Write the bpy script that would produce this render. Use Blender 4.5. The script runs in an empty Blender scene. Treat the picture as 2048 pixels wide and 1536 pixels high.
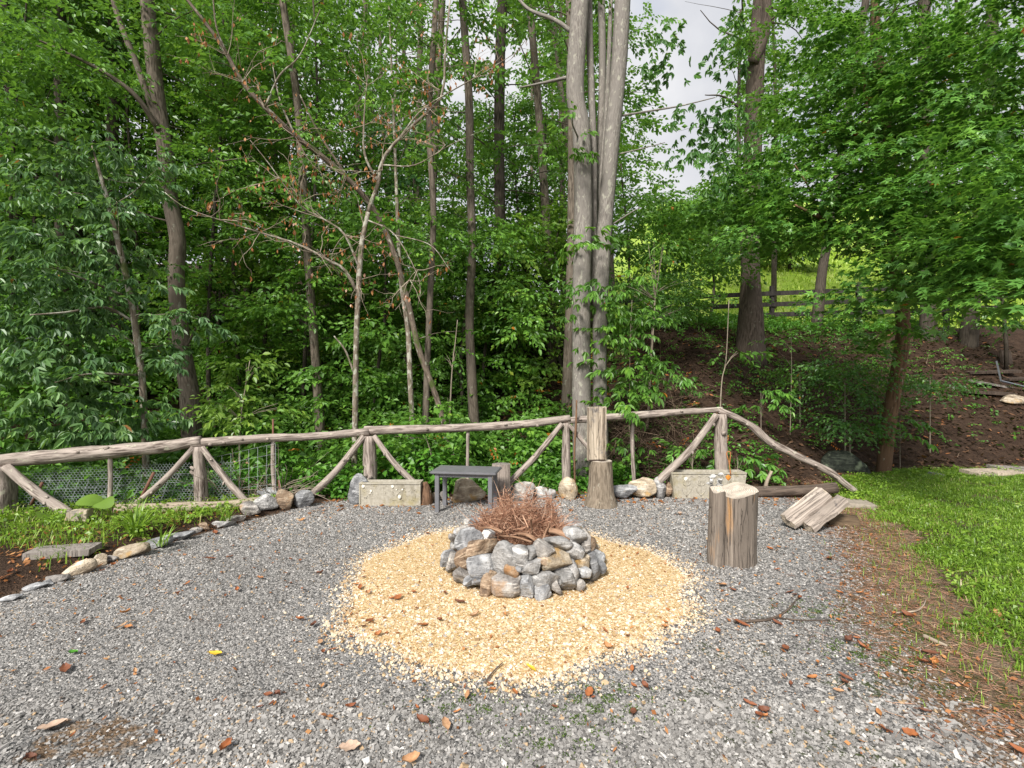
import bpy, bmesh, math, random
import numpy as np
from mathutils import Vector, Matrix, noise as mnoise

random.seed(11)
rng = np.random.default_rng(11)
R = math.radians
SC = bpy.context.scene
COL = SC.collection

# ------------------------------------------------------------------ camera
F = 967.0            # focal length in pixels of the 2048 px wide photograph
CAMZ = 1.5
cam_d = bpy.data.cameras.new('camera')
cam_d.sensor_width = 36.0
cam_d.lens = 36.0 * F / 2048.0
cam_d.clip_start = 0.05
cam_d.clip_end = 3000.0
cam = bpy.data.objects.new('camera', cam_d)
cam.location = (0, 0, CAMZ)
cam.rotation_euler = (R(90), 0, 0)
COL.objects.link(cam)
SC.camera = cam

# ------------------------------------------------------------------ sky, sun, exposure
SUN_EL, SUN_AZ = 43.0, 205.0        # azimuth clockwise from +Y: behind the camera, to its left
world = bpy.data.worlds.new('World')
SC.world = world
world.use_nodes = True
wt = world.node_tree
wt.nodes.clear()
def wn(t, **kw):
    n = wt.nodes.new(t)
    for k, v in kw.items():
        setattr(n, k, v)
    return n
sky = wn('ShaderNodeTexSky', sky_type='NISHITA')
sky.sun_disc = False
sky.sun_elevation = R(SUN_EL)
sky.sun_rotation = R(SUN_AZ)
bg_sky = wn('ShaderNodeBackground')
bg_sky.inputs['Strength'].default_value = 0.12
wt.links.new(sky.outputs[0], bg_sky.inputs[0])
tc = wn('ShaderNodeTexCoord')
nz = wn('ShaderNodeTexNoise')
nz.inputs['Scale'].default_value = 2.6
nz.inputs['Detail'].default_value = 7.0
nz.inputs['Roughness'].default_value = 0.55
wt.links.new(tc.outputs['Generated'], nz.inputs['Vector'])
cr = wn('ShaderNodeValToRGB')                     # cloud tone
cr.color_ramp.elements[0].position = 0.34
cr.color_ramp.elements[0].color = (0.74, 0.77, 0.86, 1)
cr.color_ramp.elements[1].position = 0.66
cr.color_ramp.elements[1].color = (1.2, 1.2, 1.22, 1)
wt.links.new(nz.outputs['Fac'], cr.inputs[0])
bg_cl = wn('ShaderNodeBackground')
bg_cl.inputs['Strength'].default_value = 0.47
wt.links.new(cr.outputs[0], bg_cl.inputs[0])
nz2 = wn('ShaderNodeTexNoise')
nz2.inputs['Scale'].default_value = 1.7
nz2.inputs['Detail'].default_value = 5.0
mp2 = wn('ShaderNodeMapping')
mp2.inputs['Location'].default_value = (3.1, 1.7, 0.4)
wt.links.new(tc.outputs['Generated'], mp2.inputs['Vector'])
wt.links.new(mp2.outputs[0], nz2.inputs['Vector'])
cm = wn('ShaderNodeMapRange')
cm.inputs['From Min'].default_value = 0.36
cm.inputs['From Max'].default_value = 0.46
wt.links.new(nz2.outputs['Fac'], cm.inputs['Value'])
mixw = wn('ShaderNodeMixShader')
wt.links.new(cm.outputs[0], mixw.inputs[0])
wt.links.new(bg_sky.outputs[0], mixw.inputs[1])
wt.links.new(bg_cl.outputs[0], mixw.inputs[2])
wo = wn('ShaderNodeOutputWorld')
wt.links.new(mixw.outputs[0], wo.inputs[0])

sun_d = bpy.data.lights.new('sun', 'SUN')
sun_d.energy = 3.7
sun_d.angle = R(13)
sun_d.color = (1.0, 0.96, 0.9)
sun = bpy.data.objects.new('sun', sun_d)
_to = Vector((math.sin(R(SUN_AZ)) * math.cos(R(SUN_EL)), math.cos(R(SUN_AZ)) * math.cos(R(SUN_EL)), math.sin(R(SUN_EL))))
sun.rotation_euler = (-_to).to_track_quat('-Z', 'Y').to_euler()
sun.location = _to * 30
COL.objects.link(sun)

vs = SC.view_settings
vs.view_transform = 'Standard'
vs.look = 'None'
vs.exposure = 0.74
vs.gamma = 1.0
vs.use_curve_mapping = False
cy = SC.cycles
cy.max_bounces = 7
cy.diffuse_bounces = 4
cy.glossy_bounces = 2
cy.transmission_bounces = 4
cy.transparent_max_bounces = 6
cy.use_denoising = True
cy.caustics_reflective = False
cy.caustics_refractive = False
cy.sample_clamp_indirect = 6.0

# ------------------------------------------------------------------ helpers
def P(px, py, Y):
    """pixel of the photograph at a distance Y -> world point"""
    return np.array([(px - 1024.0) / F * Y, Y, CAMZ - (py - 768.0) / F * Y])
def X(px, Y):
    return (px - 1024.0) / F * Y
def YG(py, z=0.0):
    return (CAMZ - z) * F / (py - 768.0)
def G(px, py, z=0.0):
    Y = YG(py, z)
    return np.array([X(px, Y), Y, z])
def proj(p):
    p = np.atleast_2d(p)
    y = np.maximum(p[:, 1], 0.01)
    return 1024 + F * p[:, 0] / y, 768 - F * (p[:, 2] - CAMZ) / y

class MB:
    """collects faces as numpy arrays and links them as ONE mesh object"""
    def __init__(s):
        s.v, s.bk, s.loops, s.tot, s.rnd, s.n = [], [], [], [], [], 0
    def add(s, v, faces, bk=None, rnd=None):
        v = np.asarray(v, float).reshape(-1, 3)
        s.v.append(v)
        s.bk.append(np.zeros((len(v), 3)) if bk is None else np.asarray(bk, float))
        groups = faces if isinstance(faces, list) else [faces]
        for f in groups:
            f = np.asarray(f, np.int64)
            s.loops.append((f + s.n).ravel())
            s.tot.append(np.full(len(f), f.shape[1], np.int64))
            s.rnd.append(np.full(len(f), 0.5) if rnd is None else np.broadcast_to(np.asarray(rnd, float), (len(f),)) if np.ndim(rnd) == 0 else np.asarray(rnd, float)[:len(f)])
        s.n += len(v)
    def mesh(s, name, mat, smooth=True, bkattr=True):
        me = bpy.data.meshes.new(name)
        v = np.concatenate(s.v); lo = np.concatenate(s.loops); tt = np.concatenate(s.tot); rd = np.concatenate(s.rnd)
        me.vertices.add(len(v)); me.vertices.foreach_set('co', v.astype(np.float32).ravel())
        me.loops.add(len(lo)); me.loops.foreach_set('vertex_index', lo.astype(np.int32))
        me.polygons.add(len(tt))
        st = np.concatenate([[0], np.cumsum(tt)[:-1]])
        me.polygons.foreach_set('loop_start', st.astype(np.int32))
        if np.isscalar(smooth) or isinstance(smooth, bool):
            me.polygons.foreach_set('use_smooth', np.full(len(tt), bool(smooth)))
        a = me.attributes.new('rnd', 'FLOAT', 'FACE'); a.data.foreach_set('value', rd.astype(np.float32))
        if bkattr:
            a = me.attributes.new('bk', 'FLOAT_VECTOR', 'POINT'); a.data.foreach_set('vector', np.concatenate(s.bk).astype(np.float32).ravel())
        me.update(calc_edges=True)
        if mat: me.materials.append(mat)
        return me
    def build(s, name, mat, parent=None, smooth=True, bkattr=True):
        o = bpy.data.objects.new(name, s.mesh(name, mat, smooth, bkattr))
        COL.objects.link(o)
        if parent is not None: o.parent = parent
        return o

def tag(o, label=None, cat=None, group=None, kind=None):
    if label: o['label'] = label
    if cat: o['category'] = cat
    if group: o['group'] = group
    if kind: o['kind'] = kind
    return o
def empty(name, label, cat, group=None, kind=None, loc=(0, 0, 0)):
    o = bpy.data.objects.new(name, None)
    o.empty_display_size = 0.1
    o.location = loc
    COL.objects.link(o)
    return tag(o, label, cat, group, kind)

def smoothpath(pts, n):
    """Catmull-Rom through the points, n samples"""
    p = np.asarray(pts, float)
    if len(p) == 2:
        t = np.linspace(0, 1, n)[:, None]
        return p[0] * (1 - t) + p[1] * t
    q = np.vstack([2 * p[0] - p[1], p, 2 * p[-1] - p[-2]])
    seg = np.linspace(0, len(p) - 1 - 1e-6, n)
    i = seg.astype(int); t = (seg - i)[:, None]
    a, b, c, d = q[i], q[i + 1], q[i + 2], q[i + 3]
    return 0.5 * (2 * b + (c - a) * t + (2 * a - 5 * b + 4 * c - d) * t ** 2 + (3 * b - a - 3 * c + d) * t ** 3)

def tube(mb, pts, radii, ns=8, wob=0.0, cap=True, freq=3.0, rnd=0.5, flat=None):
    """tapered tube along a path; wob = relative unevenness of the radius"""
    p = np.asarray(pts, float); n = len(p)
    r = np.interp(np.linspace(0, 1, n), np.linspace(0, 1, len(np.atleast_1d(radii))), np.atleast_1d(radii))
    t = np.gradient(p, axis=0); t /= np.linalg.norm(t, axis=1, keepdims=True) + 1e-9
    up = np.array([0., 0., 1.]) if abs(t[0][2]) < 0.9 else np.array([1., 0., 0.])
    u = np.cross(t, up); u /= np.linalg.norm(u, axis=1, keepdims=True) + 1e-9
    for i in range(1, n):
        if np.dot(u[i], u[i - 1]) < 0: u[i] = -u[i]
    w = np.cross(t, u)
    a = np.linspace(0, 2 * np.pi, ns, endpoint=False)
    L = np.concatenate([[0], np.cumsum(np.linalg.norm(np.diff(p, axis=0), axis=1))])
    rr = r[:, None] * np.ones((1, ns))
    if wob > 0:
        off = random.random() * 50
        for i in range(n):
            for j in range(ns):
                rr[i, j] *= 1 + wob * mnoise.noise((math.cos(a[j]) * 1.3 + off, math.sin(a[j]) * 1.3, L[i] * freq))
    ca, sa = np.cos(a), np.sin(a)
    v = p[:, None, :] + rr[:, :, None] * (ca[None, :, None] * u[:, None, :] + sa[None, :, None] * w[:, None, :])
    o = random.random() * 20
    bk = np.stack([ca[None] * rr + o, sa[None] * rr + o, L[:, None] * np.ones((1, ns))], -1)
    idx = np.arange(n * ns).reshape(n, ns)
    nx = np.roll(idx, -1, axis=1)
    f = np.stack([idx[:-1], nx[:-1], nx[1:], idx[1:]], -1).reshape(-1, 4)
    v = v.reshape(-1, 3); bk = bk.reshape(-1, 3)
    if cap:
        v = np.vstack([v, p[0], p[-1]]); bk = np.vstack([bk, [o, o, 0], [o, o, L[-1]]])
        c0, c1 = n * ns, n * ns + 1
        t0 = np.stack([np.full(ns, c0), nx[0], idx[0]], -1); t1 = np.stack([np.full(ns, c1), idx[-1], nx[-1]], -1)
        mb.add(v, [f, np.vstack([t0, t1])], bk, rnd)
    else:
        mb.add(v, f, bk, rnd)

def sticks(mb, p0, p1, r0, r1=None, rnd=None):
    """many thin three-sided sticks at once"""
    p0 = np.asarray(p0); p1 = np.asarray(p1); M = len(p0)
    r0 = np.broadcast_to(r0, (M,)); r1 = r0 * 0.6 if r1 is None else np.broadcast_to(r1, (M,))
    t = p1 - p0; t = t / (np.linalg.norm(t, axis=1, keepdims=True) + 1e-9)
    ref = np.where(np.abs(t[:, 2:3]) < 0.9, np.array([[0., 0., 1.]]), np.array([[1., 0., 0.]]))
    u = np.cross(t, ref); u /= np.linalg.norm(u, axis=1, keepdims=True) + 1e-9
    w = np.cross(t, u)
    v = np.zeros((M, 6, 3))
    for k in range(3):
        a = 2 * np.pi * k / 3
        d = math.cos(a) * u + math.sin(a) * w
        v[:, k] = p0 + d * r0[:, None]; v[:, 3 + k] = p1 + d * r1[:, None]
    b = np.arange(M)[:, None] * 6
    f = np.stack([b + [0, 1, 4, 3], b + [1, 2, 5, 4], b + [2, 0, 3, 5]], 1).reshape(-1, 4)
    bk = np.zeros((M, 6, 3)); bk[:, :, 0] = rng.random((M, 1)) * 20; bk[:, 3:, 2] = 0.3
    rd = np.repeat(rng.random(M) if rnd is None else np.broadcast_to(rnd, (M,)), 3)
    mb.add(v, f, bk.reshape(-1, 3), rd)

def box(mb, c, size, rot=None, jit=0.0, rnd=0.5):
    s = np.array(size) / 2.0
    v = np.array([[x, y, z] for x in (-1, 1) for y in (-1, 1) for z in (-1, 1)], float) * s
    if jit: v += rng.normal(0, jit, v.shape)
    bk = v.copy() + random.random() * 10
    if rot is not None: v = v @ np.array(rot.to_matrix() if hasattr(rot, 'to_matrix') else rot).T
    f = np.array([[0, 1, 3, 2], [4, 6, 7, 5], [0, 4, 5, 1], [2, 3, 7, 6], [0, 2, 6, 4], [1, 5, 7, 3]])
    mb.add(v + np.array(c), f, bk, rnd)

def rotm(rx=0, ry=0, rz=0):
    from mathutils import Euler
    return np.array(Euler((R(rx), R(ry), R(rz))).to_matrix())

# ------------------------------------------------------------------ materials
def newmat(name):
    m = bpy.data.materials.new(name); m.use_nodes = True
    nt = m.node_tree; nt.nodes.clear()
    return m, nt
class NT:
    def __init__(s, name):
        s.m, s.t = newmat(name)
        s.out = s.t.nodes.new('ShaderNodeOutputMaterial')
    def n(s, typ, **kw):
        x = s.t.nodes.new(typ)
        for k, v in kw.items(): setattr(x, k, v)
        return x
    def l(s, a, b): s.t.links.new(a, b)
    def noise(s, vec, scale, detail=4, rough=0.55, dist=0.0):
        x = s.n('ShaderNodeTexNoise'); x.inputs['Scale'].default_value = scale; x.inputs['Detail'].default_value = detail
        x.inputs['Roughness'].default_value = rough; x.inputs['Distortion'].default_value = dist
        if vec is not None: s.l(vec, x.inputs['Vector'])
        return x.outputs['Fac']
    def vor(s, vec, scale, feature='F1', out='Distance'):
        x = s.n('ShaderNodeTexVoronoi', feature=feature); x.inputs['Scale'].default_value = scale
        if vec is not None: s.l(vec, x.inputs['Vector'])
        return x.outputs[out]
    def ramp(s, fac, stops):
        x = s.n('ShaderNodeValToRGB'); e = x.color_ramp.elements
        while len(e) < len(stops): e.new(0.5)
        for i, (p, c) in enumerate(stops):
            e[i].position = p; e[i].color = tuple(c) + (1,) if len(c) == 3 else c
        s.l(fac, x.inputs[0]); return x.outputs[0]
    def mapr(s, v, a, b, c=0.0, d=1.0):
        x = s.n('ShaderNodeMapRange'); x.inputs['From Min'].default_value = a; x.inputs['From Max'].default_value = b
        x.inputs['To Min'].default_value = c; x.inputs['To Max'].default_value = d
        s.l(v, x.inputs['Value']); return x.outputs[0]
    def mix(s, fac, a, b, mode='MIX'):
        x = s.n('ShaderNodeMix', data_type='RGBA', blend_type=mode)
        if isinstance(fac, (int, float)): x.inputs['Factor'].default_value = fac
        else: s.l(fac, x.inputs['Factor'])
        for i, c in ((6, a), (7, b)):
            if isinstance(c, (tuple, list)): x.inputs[i].default_value = tuple(c) + (1,)
            else: s.l(c, x.inputs[i])
        return x.outputs[2]
    def math(s, op, a, b=None):
        x = s.n('ShaderNodeMath', operation=op)
        for i, c in enumerate((a, b)):
            if c is None: continue
            if isinstance(c, (int, float)): x.inputs[i].default_value = c
            else: s.l(c, x.inputs[i])
        return x.outputs[0]
    def attr(s, name, out='Fac'):
        x = s.n('ShaderNodeAttribute'); x.attribute_name = name; return x.outputs[out]
    def objrand(s): return s.n('ShaderNodeObjectInfo').outputs['Random']
    def objco(s): return s.n('ShaderNodeTexCoord').outputs['Object']
    def geo(s): return s.n('ShaderNodeNewGeometry').outputs['Position']
    def mapping(s, vec, scale=(1, 1, 1), loc=None):
        x = s.n('ShaderNodeMapping'); x.inputs['Scale'].default_value = scale
        s.l(vec, x.inputs['Vector'])
        if loc is not None: s.l(loc, x.inputs['Location'])
        return x.outputs[0]
    def bump(s, h, strength=0.5, dist=0.02, norm=None):
        x = s.n('ShaderNodeBump'); x.inputs['Strength'].default_value = strength; x.inputs['Distance'].default_value = dist
        s.l(h, x.inputs['Height'])
        if norm is not None: s.l(norm, x.inputs['Normal'])
        return x.outputs[0]
    def pr(s, col, rough=0.8, spec=0.3, norm=None, metal=0.0):
        x = s.n('ShaderNodeBsdfPrincipled')
        if isinstance(col, (tuple, list)): x.inputs['Base Color'].default_value = tuple(col) + (1,)
        else: s.l(col, x.inputs['Base Color'])
        if isinstance(rough, (int, float)): x.inputs['Roughness'].default_value = rough
        else: s.l(rough, x.inputs['Roughness'])
        x.inputs['Specular IOR Level'].default_value = spec; x.inputs['Metallic'].default_value = metal
        if norm is not None: s.l(norm, x.inputs['Normal'])
        return x.outputs[0]
    def done(s, sh):
        s.l(sh, s.out.inputs['Surface']); return s.m

def leaf_mat(name, stops, trans=0.35, rough=0.42, spec=0.5, tcol=(0.22, 0.42, 0.035)):
    t = NT(name)
    col = t.ramp(t.attr('rnd'), stops)
    p = t.pr(col, rough, spec)
    tr = t.n('ShaderNodeBsdfTranslucent')
    tc_ = t.mix(0.6, col, tcol)
    t.l(tc_, tr.inputs['Color'])
    mx = t.n('ShaderNodeMixShader'); mx.inputs[0].default_value = trans
    t.l(p, mx.inputs[1]); t.l(tr.outputs[0], mx.inputs[2])
    return t.done(mx.outputs[0])

M = {}
M['leaf_mid'] = leaf_mat('leaf_green', [(0.0, (0.0512, 0.1281, 0.0244)), (0.45, (0.1074, 0.244, 0.0366)), (0.85, (0.1891, 0.3843, 0.0512)), (0.965, (0.3172, 0.488, 0.061)), (0.99, (0.42, 0.15, 0.02))])
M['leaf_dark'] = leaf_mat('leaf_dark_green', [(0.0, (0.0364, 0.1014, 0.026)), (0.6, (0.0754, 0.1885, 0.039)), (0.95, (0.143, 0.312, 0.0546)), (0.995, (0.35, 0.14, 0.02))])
M['leaf_grey'] = leaf_mat('leaf_cool_green', [(0.0, (0.056, 0.1254, 0.0493)), (0.5, (0.112, 0.224, 0.0784)), (0.9, (0.2016, 0.3472, 0.112)), (0.985, (0.27, 0.39, 0.1)), (0.997, (0.35, 0.14, 0.02))], trans=0.3, rough=0.4, spec=0.5)
M['leaf_star'] = leaf_mat('leaf_star_green', [(0.0, (0.059, 0.1623, 0.0347)), (0.5, (0.1298, 0.305, 0.0545)), (0.9, (0.2434, 0.4868, 0.0743)), (0.985, (0.35, 0.517, 0.0735)), (0.998, (0.55, 0.12, 0.02))], trans=0.35, rough=0.38, spec=0.5)
M['leaf_lime'] = leaf_mat('leaf_pale_lime', [(0.0, (0.09, 0.19, 0.03)), (0.7, (0.19, 0.31, 0.045)), (1.0, (0.30, 0.42, 0.06))])
M['leaf_far'] = leaf_mat('leaf_far_green', [(0.0, (0.0504, 0.1344, 0.0216)), (0.5, (0.1104, 0.258, 0.0336)), (0.95, (0.198, 0.402, 0.048)), (0.99, (0.32, 0.4, 0.05))], trans=0.42)
M['leaf_ground'] = leaf_mat('leaf_ground_cover', [(0.0, (0.044, 0.1375, 0.0176)), (0.6, (0.099, 0.275, 0.0286)), (1.0, (0.17, 0.37, 0.04))])
M['leaf_warm'] = leaf_mat('leaf_warm_green', [(0.0, (0.075, 0.14, 0.02)), (0.5, (0.15, 0.26, 0.035)), (0.9, (0.25, 0.38, 0.05)), (0.985, (0.36, 0.42, 0.06)), (0.997, (0.45, 0.2, 0.03))], trans=0.42)
M['leaf_cool'] = leaf_mat('leaf_blue_green', [(0.0, (0.035, 0.10, 0.04)), (0.5, (0.075, 0.19, 0.065)), (0.9, (0.13, 0.29, 0.085)), (0.985, (0.2, 0.34, 0.09))], trans=0.32)
M['leaf_dead'] = leaf_mat('leaf_dead_brown', [(0.0, (0.20, 0.075, 0.025)), (0.6, (0.38, 0.15, 0.05)), (1.0, (0.52, 0.26, 0.10))], trans=0.25, tcol=(0.5, 0.2, 0.06))
M['leaf_orange'] = leaf_mat('leaf_autumn_orange', [(0.0, (0.35, 0.07, 0.01)), (0.6, (0.5, 0.16, 0.02)), (1.0, (0.5, 0.28, 0.04))], trans=0.3, tcol=(0.5, 0.2, 0.02))
M['grass'] = leaf_mat('grass_blades', [(0.0, (0.10, 0.19, 0.02)), (0.5, (0.215, 0.37, 0.035)), (0.88, (0.33, 0.48, 0.06)), (0.95, (0.42, 0.45, 0.13)), (1.0, (0.5, 0.40, 0.2))], trans=0.4, tcol=(0.25, 0.45, 0.03))
M['meadow'] = leaf_mat('meadow_blades', [(0.0, (0.22, 0.36, 0.03)), (0.6, (0.34, 0.50, 0.05)), (1.0, (0.52, 0.58, 0.14))], trans=0.35, tcol=(0.4, 0.55, 0.05))

def bark_mat(name, dark, light, lichen=None, lich=0.0, sx=38, sz=6, bs=0.7, moss=0.0):
    t = NT(name)
    v = t.attr('bk', 'Vector')
    n1 = t.noise(t.mapping(v, (sx, sx, sz)), 1.0, 5, 0.6)
    n2 = t.noise(t.mapping(v, (5, 5, 2)), 1.0, 3)
    c = t.ramp(n1, [(0.40, dark), (0.58, light)])
    c = t.mix(t.mapr(n2, 0.35, 0.7), c, tuple(x * 0.72 for x in light))
    if lichen:
        ln = t.noise(t.mapping(v, (16, 16, 9)), 1.0, 4, 0.6)
        c = t.mix(t.mapr(ln, 0.66 - lich * 0.3, 0.72 - lich * 0.3, 0, 0.8), c, lichen)
    if moss:
        mn = t.noise(t.mapping(v, (6, 6, 4)), 1.0, 4, 0.6)
        c = t.mix(t.mapr(mn, 0.62 - moss * 0.2, 0.7 - moss * 0.2, 0, 0.85), c, (0.06, 0.085, 0.02))
    return t.done(t.pr(c, 0.9, 0.15, t.bump(n1, bs, 0.012)))
M['bark_grey'] = bark_mat('bark_pale_grey', (0.13, 0.115, 0.10), (0.285, 0.26, 0.23), (0.37, 0.36, 0.29), 0.25, sx=75, sz=11, bs=0.6)
M['bark_brown'] = bark_mat('bark_grey_brown', (0.06, 0.047, 0.036), (0.20, 0.165, 0.13), (0.27, 0.27, 0.21), 0.1)
M['bark_bank'] = bark_mat('bark_bank_brown', (0.045, 0.034, 0.027), (0.15, 0.118, 0.095), (0.2, 0.19, 0.15), 0.1)
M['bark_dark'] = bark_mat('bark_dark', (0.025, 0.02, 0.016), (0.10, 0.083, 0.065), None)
M['bark_lichen'] = bark_mat('bark_lichen_spotted', (0.10, 0.08, 0.06), (0.26, 0.215, 0.165), (0.42, 0.41, 0.34), 0.5, sx=40, sz=10, moss=0.35)
M['bark_mottled'] = bark_mat('bark_mottled_dark', (0.055, 0.042, 0.032), (0.19, 0.15, 0.115), (0.40, 0.39, 0.31), 0.22, sx=40, sz=10, moss=0.3)
M['bark_red'] = bark_mat('bark_red_brown', (0.075, 0.045, 0.028), (0.22, 0.13, 0.08), (0.45, 0.40, 0.33), 0.05)
M['fence_wood'] = bark_mat('fence_weathered_log', (0.085, 0.064, 0.052), (0.43, 0.365, 0.315), (0.46, 0.44, 0.34), 0.12, sx=45, sz=5, bs=0.9)
M['twig'] = bark_mat('twig_bark', (0.16, 0.13, 0.10), (0.36, 0.30, 0.23), None, bs=0.2)
M['dead_wood'] = bark_mat('dead_branch_pale', (0.17, 0.13, 0.095), (0.40, 0.33, 0.25), (0.42, 0.42, 0.30), 0.2, bs=0.3)
M['log_dark'] = bark_mat('log_dark_bark', (0.035, 0.027, 0.022), (0.15, 0.115, 0.09), (0.3, 0.28, 0.22), 0.08)
M['stump_bark'] = bark_mat('stump_bark_tan', (0.09, 0.07, 0.05), (0.29, 0.235, 0.175), (0.34, 0.31, 0.24), 0.12, sx=48, sz=7, bs=0.9)

def wood_mat(name, a, b, c, sz=1.2, orange=None, stain=None):
    t = NT(name)
    v = t.attr('bk', 'Vector')
    n1 = t.noise(t.mapping(v, (55, 55, sz)), 1.0, 6, 0.65, 0.4)
    n2 = t.noise(t.mapping(v, (9, 9, 1.6)), 1.0, 3)
    col = t.ramp(n1, [(0.3, a), (0.5, b), (0.72, c)])
    col = t.mix(t.mapr(n2, 0.4, 0.7), col, tuple(x * 0.65 for x in b))
    if orange: 
        n3 = t.noise(t.mapping(v, (8, 8, 1.3), ), 1.0, 3)
        col = t.mix(t.mapr(n3, 0.60, 0.68, 0, 0.85), col, orange)
    if stain:
        n4 = t.noise(t.mapping(v, (7, 7, 6)), 1.0, 5, 0.7)
        col = t.mix(t.mapr(n4, 0.55, 0.68, 0, 0.8), col, stain)
    n5 = t.noise(t.mapping(v, (15, 15, 1.1)), 1.0, 3, 0.5, 1.0)
    ck = t.mapr(t.math('ABSOLUTE', t.math('SUBTRACT', n5, 0.5)), 0.004, 0.014, 0.35, 1.0)
    col = t.mix(ck, tuple(x * 0.4 for x in a), col)
    n6 = t.noise(t.mapping(v, (18, 18, 9)), 1.0, 5, 0.7)
    col = t.mix(t.mapr(n6, 0.58, 0.7, 0, 0.5), col, tuple(x * 0.8 for x in a))
    h_ = t.math('ADD', n1, t.math('MULTIPLY', ck, 0.8))
    return t.done(t.pr(col, 0.85, 0.2, t.bump(h_, 0.8, 0.008)))
M['wood_stump'] = wood_mat('stump_weathered_wood', (0.085, 0.07, 0.058), (0.23, 0.19, 0.155), (0.36, 0.305, 0.25), 2.6, orange=(0.46, 0.25, 0.10))
M['wood_pale'] = wood_mat('hewn_pale_wood', (0.25, 0.20, 0.15), (0.50, 0.42, 0.32), (0.62, 0.53, 0.42), 1.5, stain=(0.13, 0.13, 0.14))
M['wood_split'] = wood_mat('split_firewood', (0.16, 0.13, 0.11), (0.38, 0.32, 0.27), (0.52, 0.45, 0.38), 1.5, stain=(0.07, 0.07, 0.075))
def cut_mat():
    t = NT('cut_end_pale'); v = t.attr('bk', 'Vector')
    w = t.n('ShaderNodeTexWave', wave_type='RINGS', rings_direction='Z'); w.inputs['Scale'].default_value = 24; w.inputs['Distortion'].default_value = 3.0; w.inputs['Detail'].default_value = 3; w.inputs['Detail Scale'].default_value = 2
    t.l(v, w.inputs['Vector'])
    c = t.ramp(w.outputs['Fac'], [(0.0, (0.36, 0.29, 0.21)), (0.6, (0.58, 0.51, 0.42)), (1.0, (0.68, 0.62, 0.54))])
    n = t.noise(v, 9, 5, 0.65); c = t.mix(t.mapr(n, .45, .68, 0, .75), c, (0.24, 0.20, 0.165))
    return t.done(t.pr(c, .85, .15, t.bump(w.outputs['Fac'], .4, .004)))
M['wood_cut'] = cut_mat()
M['board_grey'] = wood_mat('grey_board', (0.15, 0.13, 0.12), (0.28, 0.25, 0.22), (0.38, 0.34, 0.31), 2.0)
M['board_black'] = wood_mat('dark_fence_board', (0.016, 0.014, 0.013), (0.042, 0.037, 0.033), (0.085, 0.075, 0.066), 2.0)
M['board_dark'] = wood_mat('dark_brown_board', (0.035, 0.026, 0.02), (0.075, 0.055, 0.042), (0.12, 0.09, 0.07), 2.0)

def rock_mat(name, cols, rust=None, rustlo=0.58):
    t = NT(name)
    rnd = t.objrand()
    o = t.objco()
    sh = t.n('ShaderNodeVectorMath', operation='ADD'); t.l(o, sh.inputs[0])
    cmb = t.n('ShaderNodeCombineXYZ'); k = t.math('MULTIPLY', rnd, 37.0); t.l(k, cmb.inputs[0]); t.l(k, cmb.inputs[1])
    t.l(cmb.outputs[0], sh.inputs[1]); v = sh.outputs[0]
    n1 = t.noise(v, 9, 6, 0.62)
    n2 = t.noise(t.mapping(v, (6, 6, 38)), 1.0, 4, 0.6, 0.6)
    n3 = t.noise(v, 60, 4, 0.6)
    c = t.ramp(n1, [(0.36, cols[0]), (0.5, cols[1]), (0.64, cols[2])])
    c = t.mix(t.mapr(n2, 0.54, 0.62, 0, 0.55), c, tuple(min(1, x * 1.55) for x in cols[2]))
    c = t.mix(t.mapr(n3, 0.58, 0.72, 0, 0.55), c, tuple(x * 0.45 for x in cols[0]))
    if rust:
        n4 = t.noise(v, 5, 4, 0.6)
        c = t.mix(t.mapr(n4, rustlo, rustlo + 0.12, 0, 0.85), c, rust)
    h = t.math('ADD', n1, t.math('MULTIPLY', n3, 0.35))
    h = t.math('ADD', h, t.math('MULTIPLY', n2, 0.3))
    br = t.mapr(rnd, 0, 1, 0.78, 1.18)
    vm = t.n('ShaderNodeVectorMath', operation='SCALE'); t.l(c, vm.inputs[0]); t.l(br, vm.inputs['Scale'])
    return t.done(t.pr(vm.outputs[0], 0.82, 0.25, t.bump(h, 1.0, 0.03)))
M['rock_grey'] = rock_mat('rock_grey', [(0.14, 0.136, 0.13), (0.275, 0.267, 0.256), (0.42, 0.408, 0.392)])
M['rock_slate'] = rock_mat('rock_blue_slate', [(0.14, 0.142, 0.146), (0.26, 0.262, 0.266), (0.42, 0.42, 0.415)], (0.34, 0.23, 0.12), 0.66)
M['rock_mix'] = rock_mat('rock_grey_rusty', [(0.13, 0.12, 0.11), (0.26, 0.24, 0.22), (0.42, 0.39, 0.35)], (0.32, 0.20, 0.11), 0.6)
M['rock_brown'] = rock_mat('rock_brown', [(0.13, 0.09, 0.062), (0.26, 0.18, 0.118), (0.40, 0.31, 0.22)], (0.36, 0.19, 0.08), 0.56)
M['rock_tan'] = rock_mat('rock_tan', [(0.22, 0.17, 0.12), (0.38, 0.31, 0.22), (0.52, 0.45, 0.35)], (0.46, 0.27, 0.08), 0.56)
M['rock_white'] = rock_mat('rock_white_quartz', [(0.34, 0.33, 0.31), (0.50, 0.49, 0.465), (0.62, 0.61, 0.58)])
M['rock_lichen'] = rock_mat('rock_dark_lichen', [(0.015, 0.018, 0.014), (0.032, 0.038, 0.028), (0.07, 0.08, 0.058)], (0.22, 0.26, 0.17), 0.55)

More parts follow.
